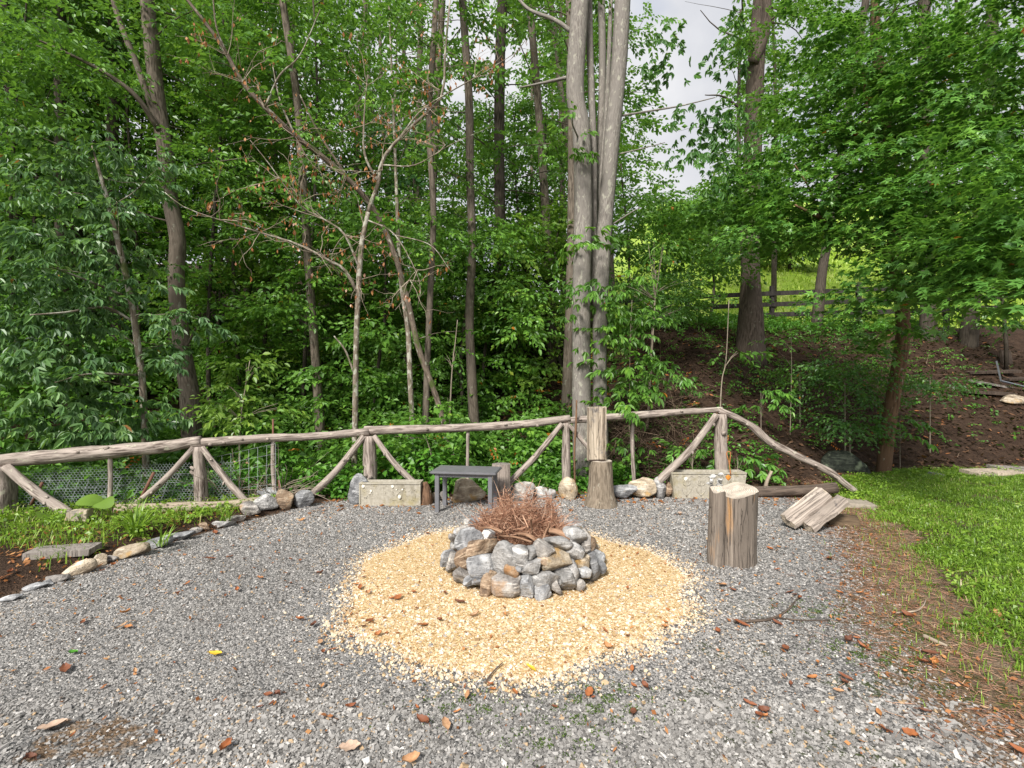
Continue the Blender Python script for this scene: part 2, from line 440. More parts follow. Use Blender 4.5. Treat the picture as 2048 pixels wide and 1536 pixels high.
def plain(name, col, rough=0.6, spec=0.4, metal=0.0, nscale=30, var=0.25):
    t = NT(name)
    n1 = t.noise(t.objco(), nscale, 5, 0.6)
    c = t.mix(t.mapr(n1, 0.3, 0.7), tuple(x * (1 - var) for x in col), tuple(min(1, x * (1 + var)) for x in col))
    return t.done(t.pr(c, rough, spec, t.bump(n1, 0.15, 0.004), metal))
M['table'] = plain('table_grey_resin', (0.15, 0.15, 0.16), 0.45, 0.45, 0, 12, 0.12)
M['wire'] = plain('galvanised_wire', (0.36, 0.39, 0.40), 0.5, 0.5, 0.1, 10, 0.1)
M['rust_rod'] = plain('rusty_rod', (0.16, 0.075, 0.05), 0.8, 0.3, 0.0, 40, 0.3)
M['steel'] = plain('steel_angle', (0.22, 0.24, 0.27), 0.4, 0.5, 0.7, 20, 0.2)
M['slab'] = plain('concrete_slab', (0.30, 0.26, 0.21), 0.9, 0.2, 0, 25, 0.25)
M['moss'] = leaf_mat('moss_green', [(0.0, (0.03, 0.06, 0.008)), (1.0, (0.10, 0.16, 0.02))], trans=0.1)
M['rope'] = plain('orange_vine', (0.38, 0.16, 0.06), 0.8, 0.2, 0, 40, 0.25)

def concrete():
    t = NT('cast_concrete'); o = t.objco()
    n1 = t.noise(o, 30, 6, 0.65); n2 = t.noise(o, 5, 4, 0.6); n3 = t.noise(t.mapping(o, (9, 9, 2.0)), 1.0, 4)
    c = t.ramp(n1, [(0.3, (0.30, 0.27, 0.215)), (0.7, (0.47, 0.435, 0.36))])
    c = t.mix(t.mapr(n2, 0.5, 0.68, 0, 0.6), c, (0.30, 0.25, 0.10))
    c = t.mix(t.mapr(n3, 0.56, 0.7, 0, 0.6), c, (0.20, 0.175, 0.12))
    return t.done(t.pr(c, 0.92, 0.15, t.bump(n1, 0.5, 0.008)))
M['concrete'] = concrete()

def pebble_mat(name, stops):
    t = NT(name)
    c = t.ramp(t.attr('rnd'), stops)
    n1 = t.noise(t.geo(), 160, 3, 0.6)
    c = t.mix(t.mapr(n1, 0.3, 0.7, 0, 0.22), c, tuple(x * 0.6 for x in stops[0][1]))
    return t.done(t.pr(c, 0.75, 0.3))
M['pebble_grey'] = pebble_mat('pebbles_grey', [(0.0, (0.13, 0.123, 0.114)), (0.3, (0.235, 0.224, 0.21)), (0.62, (0.335, 0.32, 0.30)), (0.82, (0.45, 0.43, 0.405)), (0.91, (0.63, 0.605, 0.565)), (0.945, (0.42, 0.32, 0.22)), (1.0, (0.44, 0.31, 0.18))])
M['pebble_gold'] = pebble_mat('pebbles_gold', [(0.0, (0.30, 0.19, 0.095)), (0.12, (0.50, 0.34, 0.175)), (0.4, (0.62, 0.49, 0.325)), (0.8, (0.74, 0.635, 0.48)), (0.94, (0.84, 0.79, 0.69)), (0.965, (0.36, 0.35, 0.34)), (1.0, (0.30, 0.29, 0.28))])

def dry_leaf():
    t = NT('fallen_leaf_brown')
    rnd = t.objrand()
    c = t.ramp(rnd, [(0.0, (0.12, 0.05, 0.03)), (0.3, (0.25, 0.085, 0.035)), (0.6, (0.40, 0.14, 0.045)), (0.85, (0.48, 0.22, 0.075)), (1.0, (0.46, 0.31, 0.19))])
    n1 = t.noise(t.objco(), 45, 4, 0.6)
    c = t.mix(t.mapr(n1, 0.35, 0.7, 0, 0.5), c, (0.16, 0.06, 0.03))
    return t.done(t.pr(c, 0.6, 0.3, t.bump(n1, 0.4, 0.004)))
M['dry_leaf'] = dry_leaf()
M['yellow_leaf'] = plain('fallen_leaf_yellow', (0.62, 0.40, 0.04), 0.55, 0.3, 0, 40, 0.25)
M['green_leaf'] = plain('fallen_leaf_green', (0.06, 0.22, 0.02), 0.55, 0.3, 0, 40, 0.2)
M['pale_leaf'] = plain('fallen_leaf_pale', (0.42, 0.30, 0.22), 0.6, 0.3, 0, 40, 0.25)

# ------------------------------------------------------------------ terrain
EX = [-40, -9, -5.8, -3.86, -1.88, 0.74, 2.84, 4.3, 6.3, 9, 14, 40]
EY = [4.5, 5.0, 5.5, 5.9, 6.35, 6.55, 6.6, 6.9, 8.0, 8.2, 8.2, 8.2]
def yedge(x): return np.interp(x, EX, EY)
def sstep(a, b, x):
    t = np.clip((x - a) / (b - a), 0, 1); return t * t * (3 - 2 * t)
def hterr(x, y):
    x = np.asarray(x, float); y = np.asarray(y, float)
    d = y - yedge(x)
    zl = np.interp(d, [0, .3, 1.5, 2.5, 4.5, 8, 12, 30, 60, 150, 400], [0, -.05, -.45, -.35, .6, 2.2, 4.0, 10, 17, 40, 60])
    zm = np.interp(d, [0, .3, 1.2, 2.5, 4.5, 7, 9.5, 25, 50, 150, 260, 400], [0, -.05, -.25, .45, 1.6, 2.9, 3.0, 6.5, 11, 28, 40, 42])
    zr = np.interp(d, [0, .5, 5, 6.5, 9.5, 25, 50, 150, 260, 400], [0, .12, 2.9, 3.2, 3.3, 9.8, 17, 48, 104, 108])
    a = sstep(-4.0, -0.5, x / np.maximum(1, y / 8)); b = sstep(0.8, 2.6, x / np.maximum(1, y / 8))
    z = zl * (1 - a) + zm * a
    z = z * (1 - b) + zr * b
    return z
def bumps(x, y, amp=1.0):
    x = np.asarray(x, float); y = np.asarray(y, float)
    return amp * (0.5 * np.sin(x * 1.7 + 0.6 * y) * np.cos(y * 1.3 - 0.4 * x) + 0.3 * np.sin(3.9 * x + 1) * np.sin(3.3 * y + 2) + 0.2 * np.sin(8.1 * x + 2 * y) * np.sin(7.3 * y - x))
LAWN_Y = [1.0, 2.2, 2.45, 3.14, 3.8, 4.97, 5.9, 6.7, 7.4]
LAWN_X = [2.55, 2.57, 2.62, 2.86, 3.28, 3.98, 4.25, 4.4, 4.7]
def lawn_x(y): return np.interp(y, LAWN_Y, LAWN_X)
BED_Y = [2.5, 3.36, 3.6, 4.04, 4.6, 5.2, 5.6, 6.0, 6.3]
BED_X = [-4.2, -3.56, -3.45, -3.36, -3.2, -2.95, -2.7, -2.5, -2.3]
def bed_x(y): return np.interp(y, BED_Y, BED_X)
def ground_z(x, y):
    x = np.asarray(x, float); y = np.asarray(y, float)
    d = y - yedge(x)
    z = hterr(x, y) + bumps(x, y) * np.interp(d, [-1, 0, 1.5, 8], [0.006, 0.012, 0.10, 0.25])
    # garden bed mound and lawn swell
    inb = sstep(0.0, 0.35, bed_x(y) - x) * (d < 0.3)
    z = z + 0.06 * inb
    inl = sstep(0.0, 0.5, x - lawn_x(y)) * sstep(0.6, -0.2, d)
    z = z + 0.05 * inl
    return z

def axis(breaks):
    out = []
    for a, b, st in breaks:
        out.append(np.arange(a, b, st))
    return np.concatenate(out)
gx = axis([(-600, -120, 40), (-120, -40, 8), (-40, -14, 1.5), (-14, -8, 0.5), (-8, 8, 0.11), (8, 14, 0.4), (14, 40, 1.5), (40, 120, 8), (120, 641, 40)])
gy = axis([(-60, -4, 4), (-4, 1.4, 0.6), (1.4, 9, 0.11), (9, 16, 0.25), (16, 40, 1.2), (40, 120, 5), (120, 641, 20)])
GX, GY = np.meshgrid(gx, gy)
GZ = ground_z(GX, GY)
D = GY - yedge(GX)
gv = np.stack([GX, GY, GZ], -1).reshape(-1, 3)
nx_, ny_ = len(gx), len(gy)
ii = np.arange(nx_ * ny_).reshape(ny_, nx_)
gf = np.stack([ii[:-1, :-1], ii[:-1, 1:], ii[1:, 1:], ii[1:, :-1]], -1).reshape(-1, 4)
mb = MB(); mb.add(gv, gf)
def zonef():
    x, y = gv[:, 0], gv[:, 1]; d = D.ravel()
    grav = sstep(0.15, -0.15, d) * sstep(-0.12, 0.1, x - bed_x(y)) * sstep(-0.15, -1.2, x - lawn_x(y))
    c = G(190, 1475); grav = grav * np.clip(np.hypot((x - c[0]) / 0.42, (y - c[1]) / 0.22) - .1, .42, 1)
    meadow = sstep(8.5, 11.0, d) * sstep(-3, 0, x - 0.0)
    lawn = sstep(0, 0.3, x - lawn_x(y)) * sstep(0.3, -0.1, d)
    return np.stack([grav, meadow, lawn, sstep(.4, -.1, d) * sstep(-.1, .1, x - bed_x(y))], -1)
gme = mb.mesh('ground', None, True, False)
za = gme.color_attributes.new('zone', 'FLOAT_COLOR', 'POINT')
za.data.foreach_set('color', zonef().astype(np.float32).ravel())
def ground_mat():
    t = NT('ground_surface')
    p = t.geo()
    z = t.n('ShaderNodeVertexColor'); z.layer_name = 'zone'
    sp = t.n('ShaderNodeSeparateColor'); t.l(z.outputs[0], sp.inputs[0])
    n_big = t.noise(p, 1.6, 5, 0.6); n_mid = t.noise(p, 9, 6, 0.65); n_fine = t.noise(p, 70, 4, 0.6)
    v1 = t.n('ShaderNodeTexVoronoi'); v1.inputs['Scale'].default_value = 70; t.l(p, v1.inputs['Vector'])
    soil = t.ramp(n_mid, [(0.25, (0.020, 0.012, 0.008)), (0.5, (0.048, 0.029, 0.019)), (0.75, (0.090, 0.056, 0.037))])
    soil = t.mix(t.mapr(n_fine, 0.55, 0.7, 0, 0.6), soil, (0.15, 0.095, 0.06))
    dry = t.ramp(n_mid, [(0.3, (0.10, 0.068, 0.044)), (0.5, (0.19, 0.135, 0.09)), (0.7, (0.28, 0.21, 0.15))])
    dry = t.mix(t.mapr(n_fine, .5, .68, 0, .7), dry, (0.30, 0.19, 0.11))
    soil = t.mix(z.outputs['Alpha'], soil, dry)
    gcol = t.n('ShaderNodeSeparateColor'); t.l(v1.outputs['Color'], gcol.inputs[0])
    grav = t.ramp(gcol.outputs[0], [(0.0, (0.10, 0.098, 0.095)), (0.5, (0.20, 0.195, 0.188)), (0.85, (0.34, 0.33, 0.315)), (1.0, (0.5, 0.48, 0.45))])
    grav = t.mix(t.mapr(n_big, 0.5, 0.68, 0, 0.5), grav, (0.13, 0.11, 0.09))
    fac = t.math('ADD', sp.outputs[0], t.mapr(n_mid, 0.3, 0.7, -0.35, 0.35))
    fac = t.mapr(fac, 0.42, 0.58)
    c = t.mix(fac, soil, grav)
    # moss films in the damp corner of the yard and by the ring
    mo = t.math('MULTIPLY', t.mapr(t.noise(p, 2.3, 4), 0.54, 0.62), t.mapr(t.noise(p, 16, 4), 0.46, 0.56))
    sx = t.n('ShaderNodeSeparateXYZ'); t.l(p, sx.inputs[0])
    mo = t.math('MULTIPLY', mo, t.mapr(sx.outputs[0], 0.0, 0.8)); mo = t.math('MULTIPLY', mo, t.mapr(sx.outputs[1], 3.6, 2.9))
    c = t.mix(t.math('MULTIPLY', mo, 0.8), c, (0.055, 0.075, 0.014))
    mead = t.ramp(t.noise(p, 0.7, 6, 0.65), [(0.3, (0.16, 0.26, 0.03)), (0.5, (0.26, 0.38, 0.05)), (0.7, (0.36, 0.40, 0.12))])
    c = t.mix(sp.outputs[1], c, mead)
    c = t.mix(t.math('MULTIPLY', sp.outputs[2], 0.6), c, (0.075, 0.085, 0.03))
    h = t.math('ADD', t.math('ADD', t.math('MULTIPLY', v1.outputs['Distance'], -0.6), n_fine), t.math('MULTIPLY', n_mid, 2.0))
    return t.done(t.pr(c, 0.92, 0.15, t.bump(h, 0.9, 0.03)))
gme.materials.append(ground_mat())
ground = bpy.data.objects.new('ground', gme); COL.objects.link(ground); tag(ground, kind='structure')
# road strip along the top of the bank
mb = MB()
xs = np.linspace(-2, 30, 90); rows = []
for off in (6.9, 7.7, 8.5, 9.3):
    y = yedge(xs) + off
    rows.append(np.stack([xs, y, ground_z(xs, y) + 0.03], -1))
rv = np.array(rows); n_ = len(xs); ri = np.arange(4 * n_).reshape(4, n_)
mb.add(rv.reshape(-1, 3), np.stack([ri[:-1, :-1], ri[:-1, 1:], ri[1:, 1:], ri[1:, :-1]], -1).reshape(-1, 4))
M['road'] = plain('gravel_road', (0.26, 0.25, 0.24), 0.95, 0.1, 0, 40, 0.35)
road = mb.build('road', M['road'], None, True, False); tag(road, kind='structure')

# ------------------------------------------------------------------ rocks
def _ico(sub):
    bm = bmesh.new(); bmesh.ops.create_icosphere(bm, subdivisions=sub, radius=1.0)
    v = np.array([x.co[:] for x in bm.verts]); f = np.array([[y.index for y in x.verts] for x in bm.faces]); bm.free()
    return v, f
ICO3, ICO4 = _ico(3), _ico(4)
def rock_shape(size, seed, sub=4, cuts=11, lo=0.5, hi=0.88, rough=0.05, pw=1.0):
    r = np.random.default_rng(seed)
    v, f = (ICO4 if sub == 4 else ICO3)
    v = np.sign(v) * np.abs(v) ** pw
    for k in range(cuts):
        n = r.normal(size=3); n /= np.linalg.norm(n); d = r.uniform(lo, hi)
        s = v @ n - d
        v -= np.where(s > 0, s, 0)[:, None] * n[None]
    o = r.random(3) * 40
    dsp = np.array([mnoise.fractal(Vector(p * 2.2 + o), 0.9, 2.0, 3) for p in v])
    v *= (1 + rough * dsp)[:, None]
    lo_, hi_ = v.min(0), v.max(0)
    v = (v - (lo_ + hi_) / 2) / (hi_ - lo_)
    return v * np.array(size), f
def rock(name, size, mat, loc, rot=None, seed=0, parent=None, **kw):
    v, f = rock_shape(size, seed, **kw)
    mb = MB(); mb.add(v, f)
    o = mb.build(name, M[mat], parent, True, False)
    o.location = loc
    if rot is not None: o.rotation_euler = Matrix(rot).to_euler()
    return o

# ------------------------------------------------------------------ fire pit
PC = np.array([0.095, 4.05, 0.0])
pit = empty('fire_pit', 'round dry-stacked ring of grey and brown stones in the middle of the gold gravel', 'fire pit', loc=PC)
ZS = 4.876
FRONT = [  # zoomed photograph: centre, width, height, turn in the picture plane, stone kind
 (790,830,262,290,0,'rock_grey'),(548,910,255,205,-8,'rock_slate'),(965,812,170,190,15,'rock_grey'),(1095,772,112,122,0,'rock_grey'),
 (1220,752,190,150,32,'rock_mix'),(1218,850,135,92,20,'rock_brown'),(1358,860,285,205,-12,'rock_tan'),(1100,908,225,150,0,'rock_grey'),
 (1385,685,262,118,6,'rock_grey'),(1535,765,175,165,35,'rock_grey'),(508,738,322,150,-17,'rock_brown'),(395,645,240,200,-20,'rock_slate'),
 (888,945,145,135,10,'rock_brown'),(820,1098,265,212,0,'rock_mix'),(1027,1108,162,240,4,'rock_slate'),(1195,1155,165,135,-10,'rock_slate'),
 (1262,1052,270,165,8,'rock_grey'),(1450,1035,162,225,-6,'rock_grey'),(625,1108,118,235,4,'rock_brown'),(692,1008,72,122,0,'rock_brown'),
 (1538,958,115,200,-18,'rock_grey'),(1742,905,150,262,-14,'rock_slate'),(1618,872,118,104,10,'rock_tan'),(1652,818,84,62,0,'rock_tan'),
 (400,835,205,185,-30,'rock_brown'),(268,862,132,185,15,'rock_mix'),(345,985,155,135,30,'rock_mix'),(452,1052,112,84,0,'rock_slate'),
 (545,1055,112,74,0,'rock_slate'),(215,822,74,155,5,'rock_slate'),(1575,612,205,165,10,'rock_grey'),(1655,655,102,205,0,'rock_mix'),
 (1592,1088,95,84,-20,'rock_mix'),(1645,962,140,118,20,'rock_slate'),(1345,1112,90,130,-10,'rock_mix'),(960,930,70,60,0,'rock_slate'),(1800,905,80,110,-20,'rock_slate')]
def hit_pit(px, py):
    for Y in np.linspace(3.2, 5.0, 500):
        p = P(px, py, Y)
        rad = 0.72 - 0.42 * max(p[2], 0)
        if math.hypot(p[0] - PC[0], p[1] - PC[1]) <= rad: return p
    return P(px, py, 4.05)
for k, (zx, zy, w, h, a, kind) in enumerate(FRONT):
    p = hit_pit(840 + zx / ZS, 950 + zy / ZS)
    W, H = w / ZS / F * p[1] * 1.14, h / ZS / F * p[1] * 1.14
    dep = min(0.26, 0.65 * max(W, H) + 0.05)
    az = math.degrees(math.atan2(p[0] - PC[0], -(p[1] - PC[1])))
    az *= 0.6
    ctr = p + (PC - p) * np.array([1, 1, 0]) / (np.linalg.norm((PC - p)[:2]) + 1e-6) * dep * 0.36
    rot = rotm(0, 0, az) @ rotm(-9, 0, 0) @ rotm(0, a, 0)
    rock('stone', (W, dep, H), kind, ctr - PC, rot, 100 + k, pit, cuts=9, lo=0.62, hi=1.05, rough=0.06, pw=0.6)
kinds = ['rock_grey', 'rock_slate', 'rock_mix', 'rock_brown', 'rock_grey', 'rock_tan']
BACK = [(430,540,210,100,'rock_slate'),(530,440,215,84,'rock_white'),(1230,380,95,66,'rock_white'),(1388,482,135,92,'rock_tan'),(1510,505,160,90,'rock_slate'),(700,405,150,80,'rock_grey'),(330,590,120,90,'rock_mix')]
for k, (zx, zy, w, h, kind) in enumerate(BACK):
    px, py = 840 + zx / ZS, 950 + zy / ZS
    p = P(px, py, YG(py, 0.25)); W, H = w / ZS / F * p[1], h / ZS / F * p[1]
    rock('stone', (W, W * 0.8, max(H, 0.08)), kind, p - PC - np.array([0, 0, 0.02]), rotm(0, 0, random.uniform(-40, 40)), 160 + k, pit)
for lev in range(3):
    for j in range(13):
        a = 2 * math.pi * (j + 0.5 * (lev % 2)) / 13 + random.uniform(-.08, .08)
        back = math.sin(a) > -0.15
        rr = (0.60 - 0.05 * lev) if back else 0.47
        if not back and lev == 2: continue
        p = np.array([math.cos(a) * rr, math.sin(a) * rr, 0.045 + 0.095 * lev - (0.0 if back else 0.03)])
        s = random.uniform(0.85, 1.15)
        rock('stone', (0.27 * s, 0.17 * s, 0.125 * s), random.choice(kinds), p, rotm(random.uniform(-12, 12), random.uniform(-12, 12), math.degrees(a) + 90), 200 + lev * 20 + j, pit, sub=3)
# burnt board end and pale stone among the brush
mb = MB(); box(mb, (0, 0, 0), (0.22, 0.035, 0.05)); pb = P(840 + 632 / ZS, 950 + 752 / ZS, 3.62)
bo = mb.build('charred_board', M['board_dark'], None, False); bo.location = pb + np.array([0.0, 0.03, 0.03]); bo.rotation_euler = (R(10), R(-24), R(38))
tag(bo, 'short charred board end sticking out over the front of the stone ring', 'board')
pw = P(840 + 655 / ZS, 950 + 605 / ZS, 3.78)
tag(rock('white_stone', (0.11, 0.07, 0.15), 'rock_white', pw, rotm(0, 25, 10), 77), 'pale white stone leaning inside the ring before the brush', 'stone')

# ------------------------------------------------------------------ brush pile in the ring
brush = empty('brush_pile', 'heap of dry reddish-brown twigs and needles piled inside the stone ring', 'brush pile', loc=PC)
M['brush'] = leaf_mat('dry_brush', [(0.0, (0.13, 0.058, 0.034)), (0.5, (0.37, 0.19, 0.118)), (0.9, (0.55, 0.34, 0.225)), (1.0, (0.62, 0.42, 0.3))], trans=0.1, rough=0.8, spec=0.15, tcol=(0.35, 0.16, 0.08))
M['brush_branch'] = bark_mat('brush_branch_bark', (0.16, 0.085, 0.05), (0.38, 0.235, 0.15), None, bs=0.4)
def heap_pts(n):
    a = rng.random(n) * 2 * np.pi; r = np.sqrt(rng.random(n)) * 0.40
    x, y = np.cos(a) * r - 0.02, np.sin(a) * r * 0.9 + 0.04
    top = 0.17 + 0.31 * np.clip(1 - ((np.abs(x + 0.02) / 0.40) ** 2.6 + (np.abs(y - 0.05) / 0.42) ** 2.6), 0, 1) ** 0.7 * (1 + 0.34 * np.sin(x * 15 + 1) * np.cos(y * 12) + 0.2 * np.sin(x * 31))
    return np.stack([x, y, 0.1 + (top - 0.1) * rng.random(n) ** 0.55], -1)
mb = MB()
p0 = heap_pts(2400)
d = rng.normal(size=p0.shape); d[:, 2] = np.abs(d[:, 2]) * 0.5; d /= np.linalg.norm(d, axis=1, keepdims=True)
L = rng.uniform(0.04, 0.17, len(p0))[:, None]
mid = p0 + d * L * 0.5; d2 = d + rng.normal(0, .45, d.shape)
sticks(mb, p0, mid, rng.uniform(0.0012, 0.0035, len(p0)), rnd=rng.random(len(p0)))
sticks(mb, mid, mid + d2 * L * 0.5, 0.0017, rnd=rng.random(len(p0)))
# needle sprays
p1 = heap_pts(3800); d = rng.normal(size=p1.shape); d /= np.linalg.norm(d, axis=1, keepdims=True)
sticks(mb, p1, p1 + d * rng.uniform(0.015, 0.045, len(p1))[:, None], 0.0022, rnd=rng.random(len(p1)) * 0.7)
p3 = heap_pts(170); d = rng.normal(size=p3.shape) * [1, 1, .45]; d /= np.linalg.norm(d, axis=1, keepdims=True); L3 = rng.uniform(.12, .32, 170)[:, None]
sticks(mb, p3 - d * L3 * .5, p3 + d * L3 * .5, rng.uniform(.003, .0065, 170), rnd=rng.random(170) * .6 + .3)
# long loose twigs leaving the heap
p2 = heap_pts(80); d = p2 * np.array([1, 1, 0]) + rng.normal(0, .22, p2.shape) + np.array([0, 0, .25]); d /= np.linalg.norm(d, axis=1, keepdims=True)
m2 = p2 + d * 0.10; sticks(mb, p2, m2, 0.003, 0.0025); sticks(mb, m2, m2 + (d + rng.normal(0, .3, d.shape)) * 0.11, 0.0025, 0.001)
tag(mb.build('twigs', M['brush'], brush, False), kind='stuff')
for a, b, r in (((940, 570), (1165, 655), 0.017), ((1240, 540), (1470, 625), 0.028), ((740, 600), (1090, 655), 0.009), ((560, 520), (800, 560), 0.010), ((1260, 500), (1190, 660), 0.010), ((1095, 600), (1080, 420), 0.008)):
    mb = MB()
    A, B = P(840 + a[0] / ZS, 950 + a[1] / ZS, 3.80) - PC, P(840 + b[0] / ZS, 950 + b[1] / ZS, 3.66) - PC
    m_ = (A + B) / 2 + np.array([0, 0, 0.02])
    tube(mb, smoothpath([A, m_, B], 8), [r * 0.8, r], 7, 0.15)
    mb.build('branch', M['brush_branch'], brush)

# ------------------------------------------------------------------ gravel
CUBE = np.array([[x, y, z] for x in (-1, 1) for y in (-1, 1) for z in (-1, 1)], float) * 0.5
CF = np.array([[0, 1, 3, 2], [4, 6, 7, 5], [0, 4, 5, 1], [2, 3, 7, 6], [0, 2, 6, 4], [1, 5, 7, 3]])
CF = CF[[1, 0, 2, 3, 5]]                       # the underside lies in the bed
OCT = np.array([[.6, .1, -.3], [-.1, .6, -.3], [-.6, -.1, -.3], [.1, -.6, -.3], [.12, -.08, .45]], float)
OF = np.array([[0, 1, 4], [1, 2, 4], [2, 3, 4], [3, 0, 4]])
def pebbles(mb, x, y, size, tmpl, fcs, rnd, flat=0.55, jit=0.17):
    N = len(x); K = len(tmpl)
    v = tmpl[None] + rng.normal(0, jit, (N, K, 3))
    v *= (size[:, None] * np.stack([np.ones(N), rng.uniform(.6, .95, N), rng.uniform(flat - .2, flat + .2, N)], -1))[:, None, :]
    az = rng.random(N) * 2 * np.pi; tx = rng.normal(0, .3, N); ty = rng.normal(0, .3, N)
    c, s = np.cos(tx), np.sin(tx)
    yy = v[:, :, 1] * c[:, None] - v[:, :, 2] * s[:, None]; zz = v[:, :, 1] * s[:, None] + v[:, :, 2] * c[:, None]
    c, s = np.cos(ty), np.sin(ty)
    xx = v[:, :, 0] * c[:, None] + zz * s[:, None]; zz = -v[:, :, 0] * s[:, None] + zz * c[:, None]
    c, s = np.cos(az), np.sin(az)
    X_ = xx * c[:, None] - yy * s[:, None]; Y_ = xx * s[:, None] + yy * c[:, None]
    g = ground_z(x, y)
    out = np.stack([X_ + x[:, None], Y_ + y[:, None], zz + (g + size * flat * 0.22)[:, None]], -1)
    f = (np.arange(N)[:, None, None] * K + fcs[None]).reshape(-1, fcs.shape[1])
    mb.add(out.reshape(-1, 3), f, None, np.repeat(rnd, len(fcs)))
RC = np.array([0.02, 3.80]); RR = 1.36
def ring_r(x, y):
    a = np.arctan2(y - RC[1], x - RC[0]); r = np.hypot(x - RC[0], y - RC[1])
    return r / (RR * (1 + 0.035 * np.sin(3 * a + 1) + 0.025 * np.sin(7 * a) + 0.02 * np.sin(13 * a + 2)))
def infield(n, y0, y1):
    y = rng.uniform(y0, y1, n); hw = 1.18 * y + 0.35
    x = rng.uniform(-1, 1, n) * 1.18 * y1
    k = np.abs(x) < hw
    return x[k], y[k]
def grav_keep(x, y):
    k = (x > bed_x(y) + 0.02) & (y < yedge(x) - 0.02)
    e = lawn_x(y) - x
    k &= rng.random(len(x)) < np.clip((e - 0.3) / 1.25, 0, 1) ** 0.8
    rr = ring_r(x, y)
    k &= rng.random(len(x)) < np.clip((rr - 0.93) / 0.14, 0.05, 1)
    c = G(190, 1475); q = np.hypot((x - c[0]) / 0.42, (y - c[1]) / 0.20)
    k &= rng.random(len(x)) < np.clip((q - 0.6) / 0.6, 0.12, 1)
    k &= np.hypot(x - PC[0], y - PC[1]) > 0.62
    return k
mb = MB()
for y0, y1, dens, sz, tm, fc in ((1.55, 2.3, 9000, 0.0105, CUBE, CF), (1.55, 2.3, 5000, 0.008, OCT, OF), (2.3, 3.3, 9500, 0.0112, OCT, OF), (3.3, 4.6, 5200, 0.0145, OCT, OF), (4.6, 6.6, 3200, 0.018, OCT, OF)):
    n = int(dens * (y1 - y0) * 2 * 1.18 * y1)
    x, y = infield(n, y0, y1); k = grav_keep(x, y); x, y = x[k], y[k]
    s = sz * .95 * np.exp(rng.normal(0, 0.28, len(x))); big = rng.random(len(x)) < np.clip(0.004 + 0.07 * (x > 1.5) * (y < 2.6), 0, 1); s = np.where(big, s * 1.9, s)
    pebbles(mb, x, y, np.minimum(s, 0.036), tm, fc, np.clip(.47 + .15 * bumps(x * 1.3, y * 1.1) + rng.normal(0, .25, len(x)), 0, 1))
tag(mb.build('grey_gravel', M['pebble_grey'], None, False, False), 'loose grey crushed gravel covering the yard', 'gravel', kind='stuff')
mb = MB()
n = 100000; x = rng.uniform(-1.7, 1.7, n) + RC[0]; y = rng.uniform(-1.7, 1.7, n) + RC[1]
rr = ring_r(x, y); k = rng.random(n) < np.clip((1.07 - rr) / 0.15, 0, 1) * 0.97 + 0.07 * np.exp(-np.clip(rr - 1, 0, 9) * 9) * (rr > .9)
k &= np.hypot(x - PC[0], y - PC[1]) > 0.60
x, y = x[k], y[k]
nr = rng.random(len(x)) < np.clip((4.2 - y) / 2.6, 0, .62)
pebbles(mb, x[nr], y[nr], 0.0105 * np.exp(rng.normal(0, .28, nr.sum())), CUBE, CF, rng.random(nr.sum()), 0.7)
pebbles(mb, x[~nr], y[~nr], 0.0115 * np.exp(rng.normal(0, .28, (~nr).sum())), OCT, OF, rng.random((~nr).sum()), 0.7)
tag(mb.build('gold_gravel', M['pebble_gold'], None, False, False), 'round bed of golden yellow pea gravel around the fire pit', 'gravel', kind='stuff')
# thin gold bedding under the loose pebbles
mb = MB(); aa = np.linspace(0, 2 * np.pi, 72, endpoint=False)
rad = RR * 0.97 * (1 + 0.035 * np.sin(3 * aa + 1) + 0.025 * np.sin(7 * aa) + 0.02 * np.sin(13 * aa + 2))
gr = []
for fr in np.linspace(0.02, 1, 14):
    xx, yy = RC[0] + np.cos(aa) * rad * fr, RC[1] + np.sin(aa) * rad * fr
    gr.append(np.stack([xx, yy, ground_z(xx, yy) + 0.0045 * (1.0 if fr < 0.99 else -1)], -1))
gi = np.arange(14 * 72).reshape(14, 72); gn = np.roll(gi, -1, 1)
mb.add(np.array(gr).reshape(-1, 3), np.stack([gi[:-1], gn[:-1], gn[1:], gi[1:]], -1).reshape(-1, 4))
t = NT('gold_bedding'); v_ = t.n('ShaderNodeTexVoronoi'); v_.inputs['Scale'].default_value = 90; t.l(t.geo(), v_.inputs['Vector'])
sc_ = t.n('ShaderNodeSeparateColor'); t.l(v_.outputs['Color'], sc_.inputs[0])
M['gold_bed'] = t.done(t.pr(t.ramp(sc_.outputs[0], [(0, (0.34, 0.21, 0.09)), (0.6, (0.56, 0.40, 0.20)), (1, (0.75, 0.6, 0.38))]), 0.9, 0.1, t.bump(v_.outputs['Distance'], 0.8, 0.01)))
tag(mb.build('gold_gravel_bedding', M['gold_bed'], None, True, False), kind='structure')

